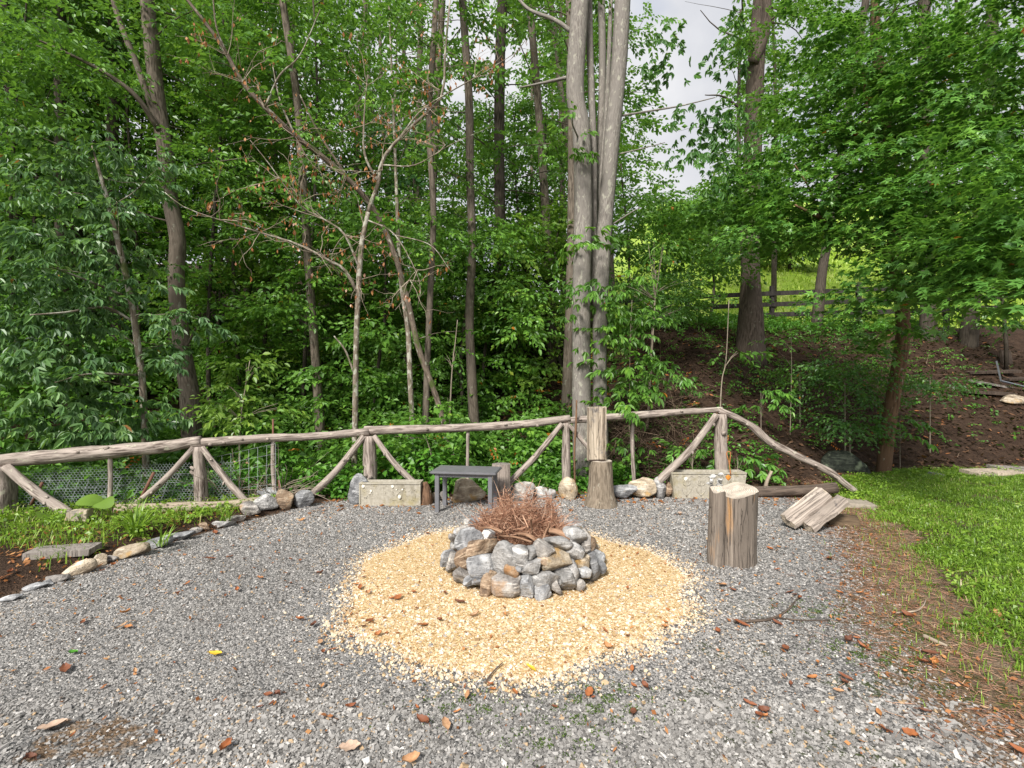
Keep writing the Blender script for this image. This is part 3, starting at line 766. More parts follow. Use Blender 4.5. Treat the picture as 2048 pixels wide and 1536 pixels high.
# ------------------------------------------------------------------ log fence
FZ = lambda px, py, Y: P(px, py, Y)
fence = empty('log_fence', 'rustic weathered log fence with crooked rails and braces along the back of the yard', 'fence', loc=(-1.9, 6.4, 0))
FO = np.array([-1.9, 6.4, 0.0])
def fpart(name, pts, radii, n=18, ns=12, wob=0.16, mat='fence_wood', freq=4.0):
    mb = MB(); tube(mb, smoothpath([np.asarray(p) - FO for p in pts], n), radii, ns, wob, True, freq)
    o = mb.build(name, M[mat], fence)
    q = smoothpath([np.asarray(p) - FO for p in pts], 30); rr_ = float(np.mean(radii))
    if name in ('rail', 'post', 'brace'):
        for k in range(4 if name == 'rail' else 2):
            i = random.randint(3, 26); t_ = q[i + 1] - q[i]; t_ /= np.linalg.norm(t_)
            d_ = np.cross(t_, [0, -1, .2]); d_ = d_ / np.linalg.norm(d_); d_ = math.cos(a_ := random.uniform(-.9, .9)) * np.array([0, -1, 0]) + math.sin(a_) * d_
            mk = MB(); tube(mk, np.array([q[i] + d_ * rr_ * .55, q[i] + d_ * (rr_ + .004), q[i] + (d_ + t_ * .3) * (rr_ + random.uniform(.008, .03))]), [rr_ * .42, rr_ * .36, rr_ * .16], 8, .3)
            mk.build('knot', M[mat], o)
    return o
yA, yB, yC, yD, yE = 5.5, 5.9, 6.4, 6.6, 6.6
def gpt(p, dz=-0.15): return np.array([p[0], p[1], float(ground_z(p[0], p[1])) + dz])
def post(px, py, Y, r, dx=0, mat='fence_wood'):
    t = P(px, py, Y); b = gpt([t[0] + dx, t[1], 0]); fpart('post', [b, (b + t) / 2 + np.array([random.uniform(-.01, .01), 0, 0]), t], [r * 1.08, r, r * 0.94], 14, 14, 0.22, mat)
post(2, 932, yA, 0.125); post(397, 893, yB, 0.072, 0.04); post(738, 872, yC, 0.085, 0.02); post(1132, 846, yD, 0.058); post(1441, 828, yE, 0.085, 0.04)
off = np.array([0, -0.02, 0])
fpart('rail', [P(-140, 945, 5.35), P(2, 922, yA), P(120, 912, 5.6), P(230, 902, 5.7), P(330, 893, 5.82), P(402, 881, yB)], [0.085, 0.078, 0.085, 0.075, 0.062], 40, 14, 0.2)
fpart('rail', [P(385, 886, yB) + off, P(480, 880, 6.03), P(545, 876, 6.12), P(640, 872, 6.28), P(738, 863, yC)], [0.056, 0.058, 0.05, 0.052], 34, 12, 0.2)
fpart('rail', [P(728, 862, yC) - off, P(860, 858, 6.47), P(980, 853, 6.53), P(1060, 847, 6.57), P(1140, 837, yD)], [0.06, 0.055, 0.055, 0.05], 34, 12, 0.2)
fpart('rail', [P(1128, 842, yD) - off, P(1190, 837, yD), P(1290, 829, yD), P(1380, 823, yD), P(1445, 819, yE)], [0.045, 0.05, 0.045, 0.036], 34, 12, 0.22)
gE = gpt(np.array([X(1712, 6.55), 6.55, 0]), 0.0)
fpart('rail', [P(1437, 820, yE) + off, P(1500, 850, 6.6), P(1540, 885, 6.58), P(1600, 915, 6.56), P(1660, 945, 6.55), gE], [0.042, 0.05, 0.056, 0.048, 0.05, 0.044], 34, 12, 0.25)
def brace(a, b, Ya, Yb, r, mid=(0, 0)):
    A, B = P(a[0], a[1], Ya), P(b[0], b[1], Yb)
    m = P((a[0] + b[0]) / 2 + mid[0], (a[1] + b[1]) / 2 + mid[1], (Ya + Yb) / 2)
    fpart('brace', [A, m, B], [r * 0.92, r, r * 1.1], 18, 10, 0.2)
brace((12, 934), (140, 1030), yA - .05, 5.35, 0.052, (-2, 4)); brace((388, 895), (268, 1012), yB - .04, 5.7, 0.036, (4, 3))
brace((404, 895), (500, 1012), yB - .04, 5.75, 0.036, (-3, 2)); brace((728, 872), (612, 1000), yC - .05, 6.2, 0.045, (4, 4))
brace((748, 872), (835, 972), yC - .05, 6.2, 0.038, (-4, 3)); brace((1124, 848), (1008, 975), yD - .06, 6.3, 0.038, (4, 2))
brace((1138, 850), (1185, 905), yD - .05, 6.5, 0.03); brace((1433, 830), (1312, 968), yE - .06, 6.35, 0.048, (5, 4))
def picket(px, y0, y1, Y, r, dx=0, mat='fence_wood'):
    a = P(px, y0, Y); b = P(px + dx, y1, Y); m = (a + b) / 2 + np.array([random.uniform(-.02, .02), 0, 0])
    fpart('picket', [b, m, a], [r, r * 0.9], 12, 8, 0.2, mat)
picket(220, 905, 1010, 5.68, 0.026); picket(546, 880, 1002, 6.12, 0.03, 6); picket(936, 860, 990, 6.52, 0.024, -2); picket(1265, 836, 975, 6.6, 0.028, 4)
# rusty stakes and rods
for (x0, y0, x1, y1, Y, r) in ((85, 965, 62, 1010, 5.5, 0.016), (308, 945, 275, 1010, 5.72, 0.017), (546, 838, 546, 1000, 6.16, 0.011), (558, 960, 562, 1002, 6.1, 0.014)):
    mb = MB(); tube(mb, np.array([P(x0, y0, Y), P(x1, y1, Y)]) - FO, [r, r], 6); mb.build('stake', M['rust_rod'], fence)
# chicken wire: hexagons in real thin wire on a sheet from the left post to past the second post
def sheet(u, v):                                    # u metres along from the first post, v height
    q = np.array([P(10, 900, yA - 0.0), P(397, 900, yB + 0.03), P(560, 900, 6.1)])
    seg = np.linalg.norm(np.diff(q[:, :2], axis=0), axis=1); cu = np.concatenate([[0], np.cumsum(seg)])
    x = np.interp(u, cu, q[:, 0]); y = np.interp(u, cu, q[:, 1]) + 0.05
    return np.stack([x, y + 0.02 * np.sin(u * 6), v], -1)
w = 0.037; p0, p1 = [], []
nu, nv = int(2.35 / w), 18
for j in range(nv):
    for i in range(nu):
        u = i * w + (0.5 * w if j % 2 else 0); z = 0.04 + j * w * 0.75
        top = 0.50 + 0.035 * u
        if z > top: continue
        a = (u, z); b = (u + w / 2, z + w * 0.25); c = (u + w, z); d = (u + w / 2, z + w * 0.75)
        for s_, e_ in ((a, b), (b, c), (b, d)): p0.append(s_); p1.append(e_)
p0, p1 = np.array(p0), np.array(p1)
mb = MB(); sticks(mb, sheet(p0[:, 0], p0[:, 1]) - FO, sheet(p1[:, 0], p1[:, 1]) - FO, 0.0016, 0.0016)
tag(mb.build('chicken_wire', M['wire'], fence, False), 'fine hexagonal chicken wire')
p0, p1 = [], []
for i in range(20):                                  # leaning welded panel, left bay
    u = 0.12 + i * 0.105
    if u < 2.05: p0.append(sheet(u, 0.0)); p1.append(sheet(u + 0.13, 0.36 + 0.02 * u))
for j in range(4):
    for i in range(20):
        u = 0.1 + i * 0.1; z = 0.06 + j * 0.1
        p0.append(sheet(u + z * .36, z + .02 * u)); p1.append(sheet(u + 0.1 + z * .36, z + .02 * (u + .1)))
for i in range(9):                                   # upright panel between second post and picket
    x_ = 405 + i * 18
    p0.append(P(x_, 1005, 6.02)); p1.append(P(x_, 918 - i * 3.6, 6.02))
for j in range(6):
    p0.append(P(405, 1000 - j * 16, 6.02)); p1.append(P(549, 990 - j * 20.5, 6.05))
mb = MB(); sticks(mb, np.array(p0) - FO + [0, .03, 0], np.array(p1) - FO + [0, .03, 0], 0.0019, 0.0019)
tag(mb.build('welded_wire', M['wire'], fence, False), 'square welded wire panels')

# board fence beside the road at the top of the bank
bf = empty('board_fence', 'dark three-board rail fence at the top of the bank behind the trees', 'fence', loc=(6, 14.5, 3))
BO = np.array([6, 14.5, 3.0])
xsb = np.arange(0.5, 18, 2.4)
def bfy(x): return float(np.interp(x, [-2, 3, 7, 11, 18], [15.6, 14.9, 14.4, 14.0, 13.6]))
def bfz(x): return float(np.interp(x, [-2, 3, 5, 8, 11, 14, 18], [3.1, 3.2, 3.27, 3.36, 3.42, 3.48, 3.6]))
for i, x in enumerate(xsb):
    mb = MB(); box(mb, np.array([x, bfy(x), bfz(x) + 0.2]) - BO, (0.11, 0.11, 1.7), None, 0.004); mb.build('post', M['board_black'], bf, False)
    if i + 1 < len(xsb):
        x2 = xsb[i + 1]
        for hz in (0.18, 0.5, 0.82):
            mb = MB(); a = np.array([x, bfy(x) - .08, bfz(x) + hz]); b = np.array([x2, bfy(x2) - .08, bfz(x2) + hz])
            a[2] += random.uniform(-.02, .02); dv = b - a; L = np.linalg.norm(dv)
            az = math.atan2(dv[1], dv[0]); el = math.asin(dv[2] / L)
            box(mb, (a + b) / 2 - BO, (L, 0.03, 0.13), Matrix.Rotation(az, 3, 'Z') @ Matrix.Rotation(-el, 3, 'Y'))
            mb.build('board', M['board_black'], bf, False)

# ------------------------------------------------------------------ side table
tb = empty('side_table', 'low dark grey resin side table at the back edge of the gravel', 'table', loc=(-0.54, 5.78, 0))
tb.rotation_euler = (0, 0, R(-8))
mb = MB(); v, f = None, None
bm = bmesh.new(); bmesh.ops.create_cube(bm, size=1.0)
for q in bm.verts: q.co = Vector((q.co.x * 0.78, q.co.y * 0.44, q.co.z * 0.03))
bmesh.ops.bevel(bm, geom=list(bm.edges), offset=0.008, segments=2, affect='EDGES')
me = bpy.data.meshes.new('table_top'); bm.to_mesh(me); bm.free(); me.materials.append(M['table'])
o = bpy.data.objects.new('table_top', me); COL.objects.link(o); o.parent = tb; o.location = (0, 0, 0.47)
for sx in (-1, 1):
    for sy in (-1, 1):
        mb = MB(); lx, ly = sx * 0.315, sy * 0.165
        box(mb, (lx, ly, 0.225), (0.046, 0.046, 0.46), None, 0.0008); mb.build('leg', M['table'], tb, False)
for sy in (-1, 1):
    mb = MB(); box(mb, (0, sy * 0.165, 0.435), (0.584, 0.022, 0.04)); mb.build('apron', M['table'], tb, False)
for sx in (-1, 1):
    mb = MB(); box(mb, (sx * 0.315, 0, 0.435), (0.022, 0.284, 0.04)); mb.build('apron', M['table'], tb, False)

# ------------------------------------------------------------------ concrete troughs
def trough(label, pl, pr_, y, h, taper, depth, kind):
    cx, w = (pl + pr_) / 2, pr_ - pl
    t = empty('concrete_planter', label, 'planter', loc=(cx, y, 0))
    mb = MB(); wb = w * (1 - taper)
    def sec(wt, dt, z): return np.array([[-wt / 2, -dt / 2, z], [wt / 2, -dt / 2, z], [wt / 2, dt / 2, z], [-wt / 2, dt / 2, z]])
    k = 0.03
    V = np.vstack([sec(wb, depth * 0.9, 0), sec(w, depth, h), sec(w - 2 * k, depth - 2 * k, h), sec(wb - 2 * k, depth * .9 - 2 * k, h - 0.1)])
    Fc = [[3, 2, 1, 0]]
    for s0 in (0, 4, 8):
        for i in range(4): Fc.append([s0 + i, s0 + (i + 1) % 4, s0 + 4 + (i + 1) % 4, s0 + 4 + i])
    Fc.append([12, 13, 14, 15])
    mb.add(V, np.array(Fc)); mb.build('trough_body', M['concrete'], t, False, False)
    lean = math.atan2(depth * 0.05, h)
    def fr(a, b, th=0.018, pr0=0.012):
        A, B = np.array(a), np.array(b); m = (A + B) / 2; L = np.linalg.norm(B - A); an = math.atan2(B[1] - A[1], B[0] - A[0])
        mb = MB(); box(mb, (m[0], -depth / 2 * (0.9 + 0.1 * m[1] / h) - pr0 / 2 + 0.002, m[1]), (L, pr0, th), Matrix.Rotation(-an, 3, 'Y')); mb.build('rim', M['concrete'], t, False, False)
    fr((-w / 2, h - .009), (w / 2, h - .009)); fr((-wb / 2, .01), (wb / 2, .01))
    fr((-wb / 2 + .009, .02), (-w / 2 + .009, h - .02), 0.016, 0.010); fr((wb / 2 - .009, .02), (w / 2 - .009, h - .02), 0.016, 0.010)
    return t, w, wb, h, depth
def relief(t, pts, r, depth, h, name='relief', mat='concrete', z0=0.0):
    mb = MB()
    q = smoothpath([(a, -depth / 2 * (0.9 + 0.1 * b / h) - 0.001, b) for a, b in pts], 10)
    tube(mb, q, [r, r], 6); return mb.build(name, M[mat], t, True, False)
T1 = trough('tan cast concrete trough with white shell studs left of the grey table', X(718, 5.95), X(841, 5.95), 6.05, 0.285, 0.0, 0.2, 'shell')
for k in range(26):
    a = random.uniform(-.33, .33); b = random.uniform(.05, .24); an = random.uniform(0, 3.1); L = random.uniform(.02, .05)
    relief(T1[0], [(a, b), (a + L * math.cos(an) * .6, b + .012), (a + L * math.cos(an), b + L * math.sin(an) * .6)], 0.0045, 0.2, .285)
M['shell'] = plain('white_shell', (0.72, 0.68, 0.58), 0.6, 0.3, 0, 30, 0.1)
for (a, b, s) in ((-.325, .24, .03), (-.232, .182, .02), (-.24, .155, .013), (.035, .235, .026), (.082, .197, .012), (.155, .2, .015), (.122, .108, .032), (.24, .19, .009)):
    v, f = rock_shape((s * 1.3, s * 0.8, s * 1.7), int(s * 1000) + 3, sub=3, cuts=2); mb = MB(); mb.add(v + np.array([a, -0.1, b]), f); mb.build('shell', M['shell'], T1[0], True, False)
T2 = trough('tan concrete planter with moulded tulip flowers behind the split stump', X(1343, 6.3), X(1494, 6.3), 6.42, 0.345, 0.09, 0.22, 'tulip')
for c in (-0.29, -0.10, 0.09, 0.28):
    for s in (-1, 1):
        relief(T2[0], [(c, .04), (c + s * .05, .10), (c + s * .062, .15)], 0.006, 0.22, .345)
        relief(T2[0], [(c, .17), (c + s * .042, .195), (c + s * .038, .25)], 0.007, 0.22, .345)
        relief(T2[0], [(c + s * .004, .17), (c + s * .016, .21), (c + s * .006, .245)], 0.006, 0.22, .345)
    relief(T2[0], [(c, .03), (c, .1), (c, .17)], 0.006, 0.22, .345)
v, f = rock_shape((.05, .02, .05), 5, sub=3, cuts=2); mb = MB(); mb.add(v + np.array([-.30, -.108, .26]), f); mb.build('shell', M['shell'], T2[0], True, False)
for k in range(10):
    a = -.45 + k * .1; relief(T2[0], [(a, .285), (a + .02, .30), (a + .045, .285)], 0.004, 0.22, .345)

# ------------------------------------------------------------------ stumps and logs
def stump_mesh(prof, ns, H, ratio=1.0, seed=0, top=None, wob=0.05, flute=0.04, rows=14):
    """prof: radius at heights 0..1; top(x,y)->height offset; returns side MB and top MB"""
    r = np.random.default_rng(seed); a = np.linspace(0, 2 * np.pi, ns, endpoint=False)
    fl = 1 + flute * sum(np.sin(k * a + r.random() * 6) / (k ** 0.5) for k in (3, 5, 8, 13, 17, 23)) * 0.5
    hz = np.linspace(0, 1, rows); V, B = [], []
    for i, t in enumerate(hz):
        rr = np.interp(t, np.linspace(0, 1, len(prof)), prof) * fl
        x, y = np.cos(a) * rr, np.sin(a) * rr * ratio
        z = np.full(ns, t * H)
        if top is not None: z = z + t * top(x, y)
        V.append(np.stack([x, y, z], -1)); B.append(np.stack([x + seed, y, z], -1))
    V = np.array(V); B = np.array(B); idx = np.arange(rows * ns).reshape(rows, ns); nx = np.roll(idx, -1, 1)
    side = MB(); side.add(V.reshape(-1, 3), np.stack([idx[:-1], nx[:-1], nx[1:], idx[1:]], -1).reshape(-1, 4), B.reshape(-1, 3))
    tm = MB(); rings = 5; tv, tbk = [], []
    for k in range(rings):
        q = V[-1].copy(); s = 1 - k / rings; q[:, :2] *= s
        base = H + (top(q[:, 0], q[:, 1]) if top is not None else 0)
        q[:, 2] = (base if k else q[:, 2]) + (0.002 * r.normal(size=ns) if k else 0)
        tv.append(q); tbk.append(np.stack([q[:, 0], q[:, 1], np.full(ns, seed * 1.0)], -1))
    tv.append(np.array([[0, 0, tv[-1][:, 2].mean()]])); tbk.append(np.array([[0, 0, seed]]))
    ti = np.arange(rings * ns).reshape(rings, ns); tn = np.roll(ti, -1, 1)
    c = rings * ns
    tm.add(np.vstack(tv), [np.stack([ti[:-1], tn[:-1], tn[1:], ti[1:]], -1).reshape(-1, 4), np.stack([ti[-1], tn[-1], np.full(ns, c)], -1)], np.vstack(tbk))
    return side, tm
def upright(name, label, cat, loc, prof, H, side_mat, top_mat, rz=0, tilt=(0, 0), ratio=1.0, seed=0, top=None, flute=0.04, ns=28):
    t = empty(name, label, cat, loc=loc); t.rotation_euler = (R(tilt[0]), R(tilt[1]), R(rz))
    s, tm = stump_mesh(prof, ns, H, ratio, seed, top, flute=flute)
    s.build('side', M[side_mat], t); tm.build('cut_face', M[top_mat], t)
    return t
# the split stump right of the ring: a round with a slab standing tight against it
st = empty('split_stump', 'weathered upright log round with orange streak and split-off slab, right of the fire pit', 'stump', loc=(1.86, 4.08, 0))
s, tm = stump_mesh([0.158, 0.157, 0.163, 0.17], 34, 0.605, 0.95, 3, lambda x, y: 0.10 * x + 0.012 * np.sin(x * 22) + 0.02 * np.sin(y * 9), flute=0.085)
o = s.build('main_piece', M['wood_stump'], st); o.location = (0.035, 0, 0); tm.build('cut_face', M['wood_cut'], o)
s, tm = stump_mesh([0.062, 0.060, 0.058, 0.056], 20, 0.62, 1.35, 4, lambda x, y: 0.1 * x + 0.02 * np.sin(y * 40), flute=0.07)
o = s.build('side_slab', M['wood_stump'], st); o.location = (-0.158, -0.045, 0); o.rotation_euler = (0, R(1.5), R(12)); tm.build('cut_face', M['wood_cut'], o)
# white splintered bracket fungus behind it
fg = empty('bracket_fungus', 'ragged white bracket fungus with one orange cap behind the split stump', 'fungus', loc=(1.86, 4.24, 0.58))
for k in range(9):
    v, f = rock_shape((random.uniform(.035, .07), random.uniform(.03, .05), random.uniform(.015, .05)), 500 + k, sub=3, cuts=5, rough=.5)
    mb = MB(); mb.add(v + np.array([random.uniform(-.13, .02), random.uniform(-.02, .03), 0.02 + k * 0.013]), f); mb.build('bracket', M['rock_white'], fg, True, False)
M['fungus_orange'] = plain('fungus_orange', (0.5, 0.2, 0.03), 0.6, 0.3, 0, 40, 0.2)
v, f = rock_shape((.05, .04, .05), 520, sub=3, cuts=5); mb = MB(); mb.add(v + np.array([.035, 0, .10]), f); mb.build('cap', M['fungus_orange'], fg, True, False)
# tall stump in front of the twin tree with hewn slab on top
upright('flared_stump', 'tan flared stump standing in front of the twin grey trunks', 'stump', (1.105, 6.0, 0), [0.205, 0.165, 0.15, 0.145, 0.135], 0.55, 'stump_bark', 'wood_cut', seed=5, flute=0.05, ns=32)
sl = empty('hewn_slab', 'upright pale hewn log slab with dark stains standing on the flared stump', 'log', loc=(1.045, 5.99, 0.55))
mb = MB(); H = 0.665; nsx = 9
a = np.linspace(0.12 * np.pi, 0.88 * np.pi, 12); ring = np.vstack([np.stack([-np.cos(a[::-1]) * 0.112 * -1, 0.0 + np.sin(a[::-1]) * 0.10], -1)])
ring = np.stack([np.cos(a) * 0.118, np.sin(a) * 0.11 - 0.03], -1)
V = []; zz = np.linspace(0, H, 10)
for z in zz: V.append(np.column_stack([ring * (1 + 0.03 * np.sin(z * 9)), np.full(len(ring), z)]))
V = np.array(V); n_, m_ = V.shape[:2]; idx = np.arange(n_ * m_).reshape(n_, m_); 
fcs = [np.stack([idx[:-1, :-1], idx[1:, :-1], idx[1:, 1:], idx[:-1, 1:]], -1).reshape(-1, 4)]
mb.add(V.reshape(-1, 3), fcs, V.reshape(-1, 3) + 2.0); mb.add(V[-1], np.array([list(range(m_))]), V[-1]); mb.add(V[0], np.array([list(range(m_))[::-1]]), V[0])
mb.build('bark_back', M['stump_bark'], sl)
mb = MB(); box(mb, (0, -0.012, H / 2 + 0.004), (0.222, 0.035, H), None, 0.004); fo = mb.build('hewn_face', M['wood_pale'], sl, False)
mb = MB(); box(mb, (0.088, -0.034, H / 2), (0.026, 0.012, H * 0.985), None, 0.002); mb.build('bark_edge', M['stump_bark'], sl, False)
mb = MB(); box(mb, (-0.104, -0.034, H / 2), (0.014, 0.012, H * 0.985), None, 0.002); mb.build('bark_edge', M['stump_bark'], sl, False)
mb = MB(); box(mb, (0.025, -0.0305, H / 2), (0.004, 0.004, H * 0.95), None, 0.001); mb.build('split_line', M['board_dark'], sl, False)
mb = MB(); box(mb, (0.0, -0.036, 0.012), (0.21, 0.02, 0.014), None, 0.003); mb.build('split_line', M['board_dark'], sl, False)
# short post behind the table, brown log by the trough
upright('cut_post', 'short weathered split post standing behind the right end of the table', 'post', (-0.135, 6.22, 0), [0.125, 0.12, 0.118], 0.475, 'fence_wood', 'board_grey', seed=7, ratio=0.8, flute=0.1)
upright('brown_log_round', 'rounded brown log end tucked against the right end of the shell trough', 'log', (-1.085, 6.06, 0), [0.09, 0.085, 0.065, 0.03], 0.27, 'bark_red', 'bark_red', seed=8, flute=0.06)
# walking stick against the rail
mb = MB(); tube(mb, smoothpath([P(1150, 975, 6.45), P(1149, 900, 6.45), P(1152, 850, 6.47), P(1153, 800, 6.5)], 12), [0.012, 0.016, 0.012], 7, 0.2)
tag(mb.build('walking_stick', M['bark_red'], None), 'thin reddish stick leaning upright on the rail before the twin trunks', 'stick')
# long dark log on the ground, right
mb = MB(); tube(mb, smoothpath([P(1498, 985, 6.45), P(1580, 982, 6.4), P(1672, 976, 6.35)], 16) + np.array([0, 0, 0.0]), [0.075, 0.07, 0.07], 12, 0.15)
tag(mb.build('fallen_log', M['log_dark'], None), 'long dark fallen log lying on the gravel edge below the sloping rail', 'log')
# pale peeled branch stub and vine loop
mb = MB(); tube(mb, smoothpath([P(1530, 980, 6.45), P(1534, 962, 6.45), P(1543, 942, 6.45)], 8), [0.028, 0.022, 0.02], 8, 0.15)
tag(mb.build('branch_stub', M['dead_wood'], None), 'pale peeled branch stub standing behind the fallen dark log', 'branch')
mb = MB(); tube(mb, smoothpath([P(1461, 950, 6.3), P(1458, 925, 6.3), P(1453, 908, 6.3), P(1457, 903, 6.3), P(1461, 908, 6.3), P(1459, 930, 6.3), P(1462, 950, 6.3)], 26), [0.007, 0.007], 6)
tag(mb.build('vine_loop', M['rope'], None), 'thin orange-brown vine bent into a loop beside the corner post', 'vine')
# two split billets leaning on a mossy round, broad faces to the yard
for k, (a, b, wv, Ya, Yb, wd, nm) in enumerate((((1577, 1043), (1651, 987), (20, 28), 4.98, 5.10, .18, 'wider split firewood billet with bark, leaning on the mossy log beside another'), ((1616, 1058), (1687, 999), (26, 16), 4.90, 5.03, .15, 'narrower pale split firewood billet leaning nearest the mossy log'))):
    A = P(a[0], a[1], Ya); B = P(b[0], b[1], Yb); A[2] = max(A[2], .05)
    t = empty('firewood_billet', nm, 'firewood', 'split billets leaning on the log', loc=A)
    ax = (B - A); L = np.linalg.norm(ax); ax /= L
    w_ = P(a[0] + wv[0], a[1] + wv[1], Ya - .10) - A; w_ -= ax * np.dot(w_, ax); w_ /= np.linalg.norm(w_); nn = np.cross(w_, ax)
    if nn[1] > 0: nn = -nn
    n = 16; us = np.linspace(0, 1, n); c = wd / 2
    prof = np.array([[-c, -.005], [-c * .7, .022], [-c * .2, .03 + .008 * k], [c * .25, .024], [c * .7, .03], [c, .002], [c * .7, -.05], [0, -.075], [-c * .7, -.05]])
    V = np.array([[ax * (u * L + (.012 * math.sin(j * 2.3 + k) if i in (0, n - 1) else 0)) + w_ * q[0] * (1 + .05 * math.sin(u * 11 + k)) + nn * (q[1] + .005 * math.sin(u * 14 + j * 2.1)) for j, q in enumerate(prof)] for i, u in enumerate(us)])
    BK = np.array([[[q[0] + k, q[1], u * L] for q in prof] for u in us])
    n_, m_ = V.shape[:2]; idx = np.arange(n_ * m_).reshape(n_, m_); nx = np.roll(idx, -1, 1)
    mb = MB(); mb.add(V.reshape(-1, 3), np.stack([idx[:-1], nx[:-1], nx[1:], idx[1:]], -1).reshape(-1, 4), BK.reshape(-1, 3)); mb.build('split_body', M['wood_split'], t, False)
    for e, eb in ((V[0][::-1], BK[0][::-1]), (V[-1], BK[-1])):
        mb = MB(); mb.add(e, np.array([list(range(m_))]), eb[:, [0, 1, 2]] * 3); mb.build('cut_end', M['wood_pale'], t, False)
    strips = (('sapwood_edge', 'wood_cut', -c * .97, .022, -.012),) if k == 0 else ()
    for nm_, mt, q, ww, th in strips:
        mb = MB(); fr_ = np.column_stack([ax, w_, nn]); box(mb, ax * L * .5 + w_ * q + nn * th, (L * (.98 if nm_ == 'sapwood_edge' else .86), ww, .022), fr_, .004); mb.build(nm_, M[mt], t, False)
mb = MB(); ga = G(1652, 1062, 0.0); gb = G(1706, 1058, 0.0)
tube(mb, smoothpath([P(1650, 1046, 5.2), P(1680, 1048, 5.17), P(1716, 1050, 5.12)], 12), [0.10, 0.105, 0.09], 16, 0.3)
M['bark_mossy'] = bark_mat('bark_mossy', (0.045, 0.032, 0.022), (0.15, 0.105, 0.065), None, moss=0.25)
tag(mb.build('mossy_log', M['bark_mossy'], None), 'short mossy brown log under the leaning split billets', 'log')
mb = MB(); gs = G(1722, 1012, 0.02); box(mb, gs + [0, .1, 0.01], (0.36, 0.32, 0.045), Matrix.Rotation(R(-14), 3, 'Z'), 0.006)
tag(mb.build('paving_slab', M['slab'], None, False), 'flat tan paving slab lying where the grass meets the bare soil', 'slab')

# ------------------------------------------------------------------ loose rocks along the back edge
ROCKS = [(722, 1011, 50, 56, 'rock_slate', 'tall rounded grey boulder with orange patch left of the shell trough', 6.06), (935, 1003, 66, 42, 'rock_tan', 'large peaked tan boulder with orange lichen under the table', 6.2),
 (868, 1009, 22, 18, 'rock_tan', 'small tan rock left of the front table leg', 6.15), (886, 1008, 14, 18, 'rock_mix', 'small mottled rock between the left table legs', 6.2), (1042, 1004, 54, 34, 'rock_mix', 'low brownish rock just behind the brush heap', 6.25),
 (1065, 1000, 22, 22, 'rock_tan', 'tan wedge of rock left of the pale grey rock', 6.35), (1084, 1000, 34, 22, 'rock_white', 'pale grey blocky rock left of the round tan boulder', 6.3), (1103, 998, 20, 18, 'rock_grey', 'small grey rock against the round tan boulder', 6.3),
 (1137, 1000, 38, 40, 'rock_tan', 'round tan boulder left of the flared stump', 6.28), (1253, 993, 52, 22, 'rock_slate', 'streaked flat slate rock right of the flared stump', 6.3), (1230, 994, 34, 14, 'rock_grey', 'low grey rock touching the foot of the flared stump', 6.35),
 (1287, 990, 56, 30, 'rock_tan', 'brown and cream block of stone left of the pointed grey rock', 6.35), (1322, 994, 24, 36, 'rock_grey', 'light grey pointed upright rock left of the tulip planter', 6.3), (1342, 992, 20, 24, 'rock_brown', 'small brown rock wedged against the tulip planter', 6.35),
 (562, 1020, 44, 32, 'rock_brown', 'bright orange-brown rock in the corner of the garden edging', None), (604, 1016, 38, 32, 'rock_slate', 'blue-grey slate rock at the foot of a fence brace', None), (540, 1012, 54, 18, 'rock_slate', 'long grey rock lying behind the orange-brown one', 6.1), (525, 1026, 50, 26, 'rock_grey', 'grey rock left of the orange-brown rock', None), (497, 1036, 44, 26, 'rock_mix', 'grey-brown rock at the end of the garden edging', None)]
for k, (px, py, w, h, kind, lab, Y) in enumerate(ROCKS):
    if Y is None: Y = YG(py)
    W, H = w / F * Y, h / F * Y
    z = float(ground_z(X(px, Y), Y))
    o = rock('rock', (W * 1.05, max(W, H) * 0.75, H * 1.25), kind, (X(px, Y), Y + 0.05, max(z, CAMZ - (py - 768) / F * Y) + H * 0.46), rotm(0, 0, random.uniform(-15, 15)), 300 + k, None, cuts=9)
    tag(o, lab, 'rock')
lb = rock('lichen_boulder', (0.8, 0.6, 0.55), 'rock_lichen', (X(1700, 7.8), 7.95, 0.14), None, 391, None, cuts=9, rough=.12)
tag(lb, 'big dark boulder with pale lichen behind the foot of the sloping rail', 'boulder')
# garden edging: a row of stones between bed and gravel
edg = empty('stone_edging', 'curved row of flat tan and slate stones between garden bed and grey gravel', 'edging', loc=G(250, 1110))
EO = G(250, 1110)
for k, (px, py, w, h, kind, a) in enumerate(((8, 1206, 40, 12, 'rock_slate', 12), (62, 1182, 44, 15, 'rock_slate', 20), (84, 1174, 26, 14, 'rock_slate', 10), (103, 1168, 50, 20, 'rock_mix', 10), (152, 1150, 56, 32, 'rock_tan', 25), (194, 1132, 32, 27, 'rock_tan', 0), (217, 1126, 24, 17, 'rock_mix', 0), (254, 1116, 70, 30, 'rock_tan', 18), (310, 1098, 52, 28, 'rock_slate', 25), (357, 1082, 54, 20, 'rock_slate', 18), (386, 1068, 26, 14, 'rock_mix', 10), (404, 1064, 26, 22, 'rock_brown', 0), (440, 1056, 48, 17, 'rock_grey', 8), (470, 1046, 36, 18, 'rock_mix', 15))):
    g = G(px, py); W, H = w / F * g[1], h / F * g[1]
    o = rock('stone', (W * .98, W * 0.5, H * .92), kind, g + np.array([0, 0.04, H * 0.32]) - EO, rotm(0, -a * .6, a), 420 + k, edg, cuts=8, pw=.75)

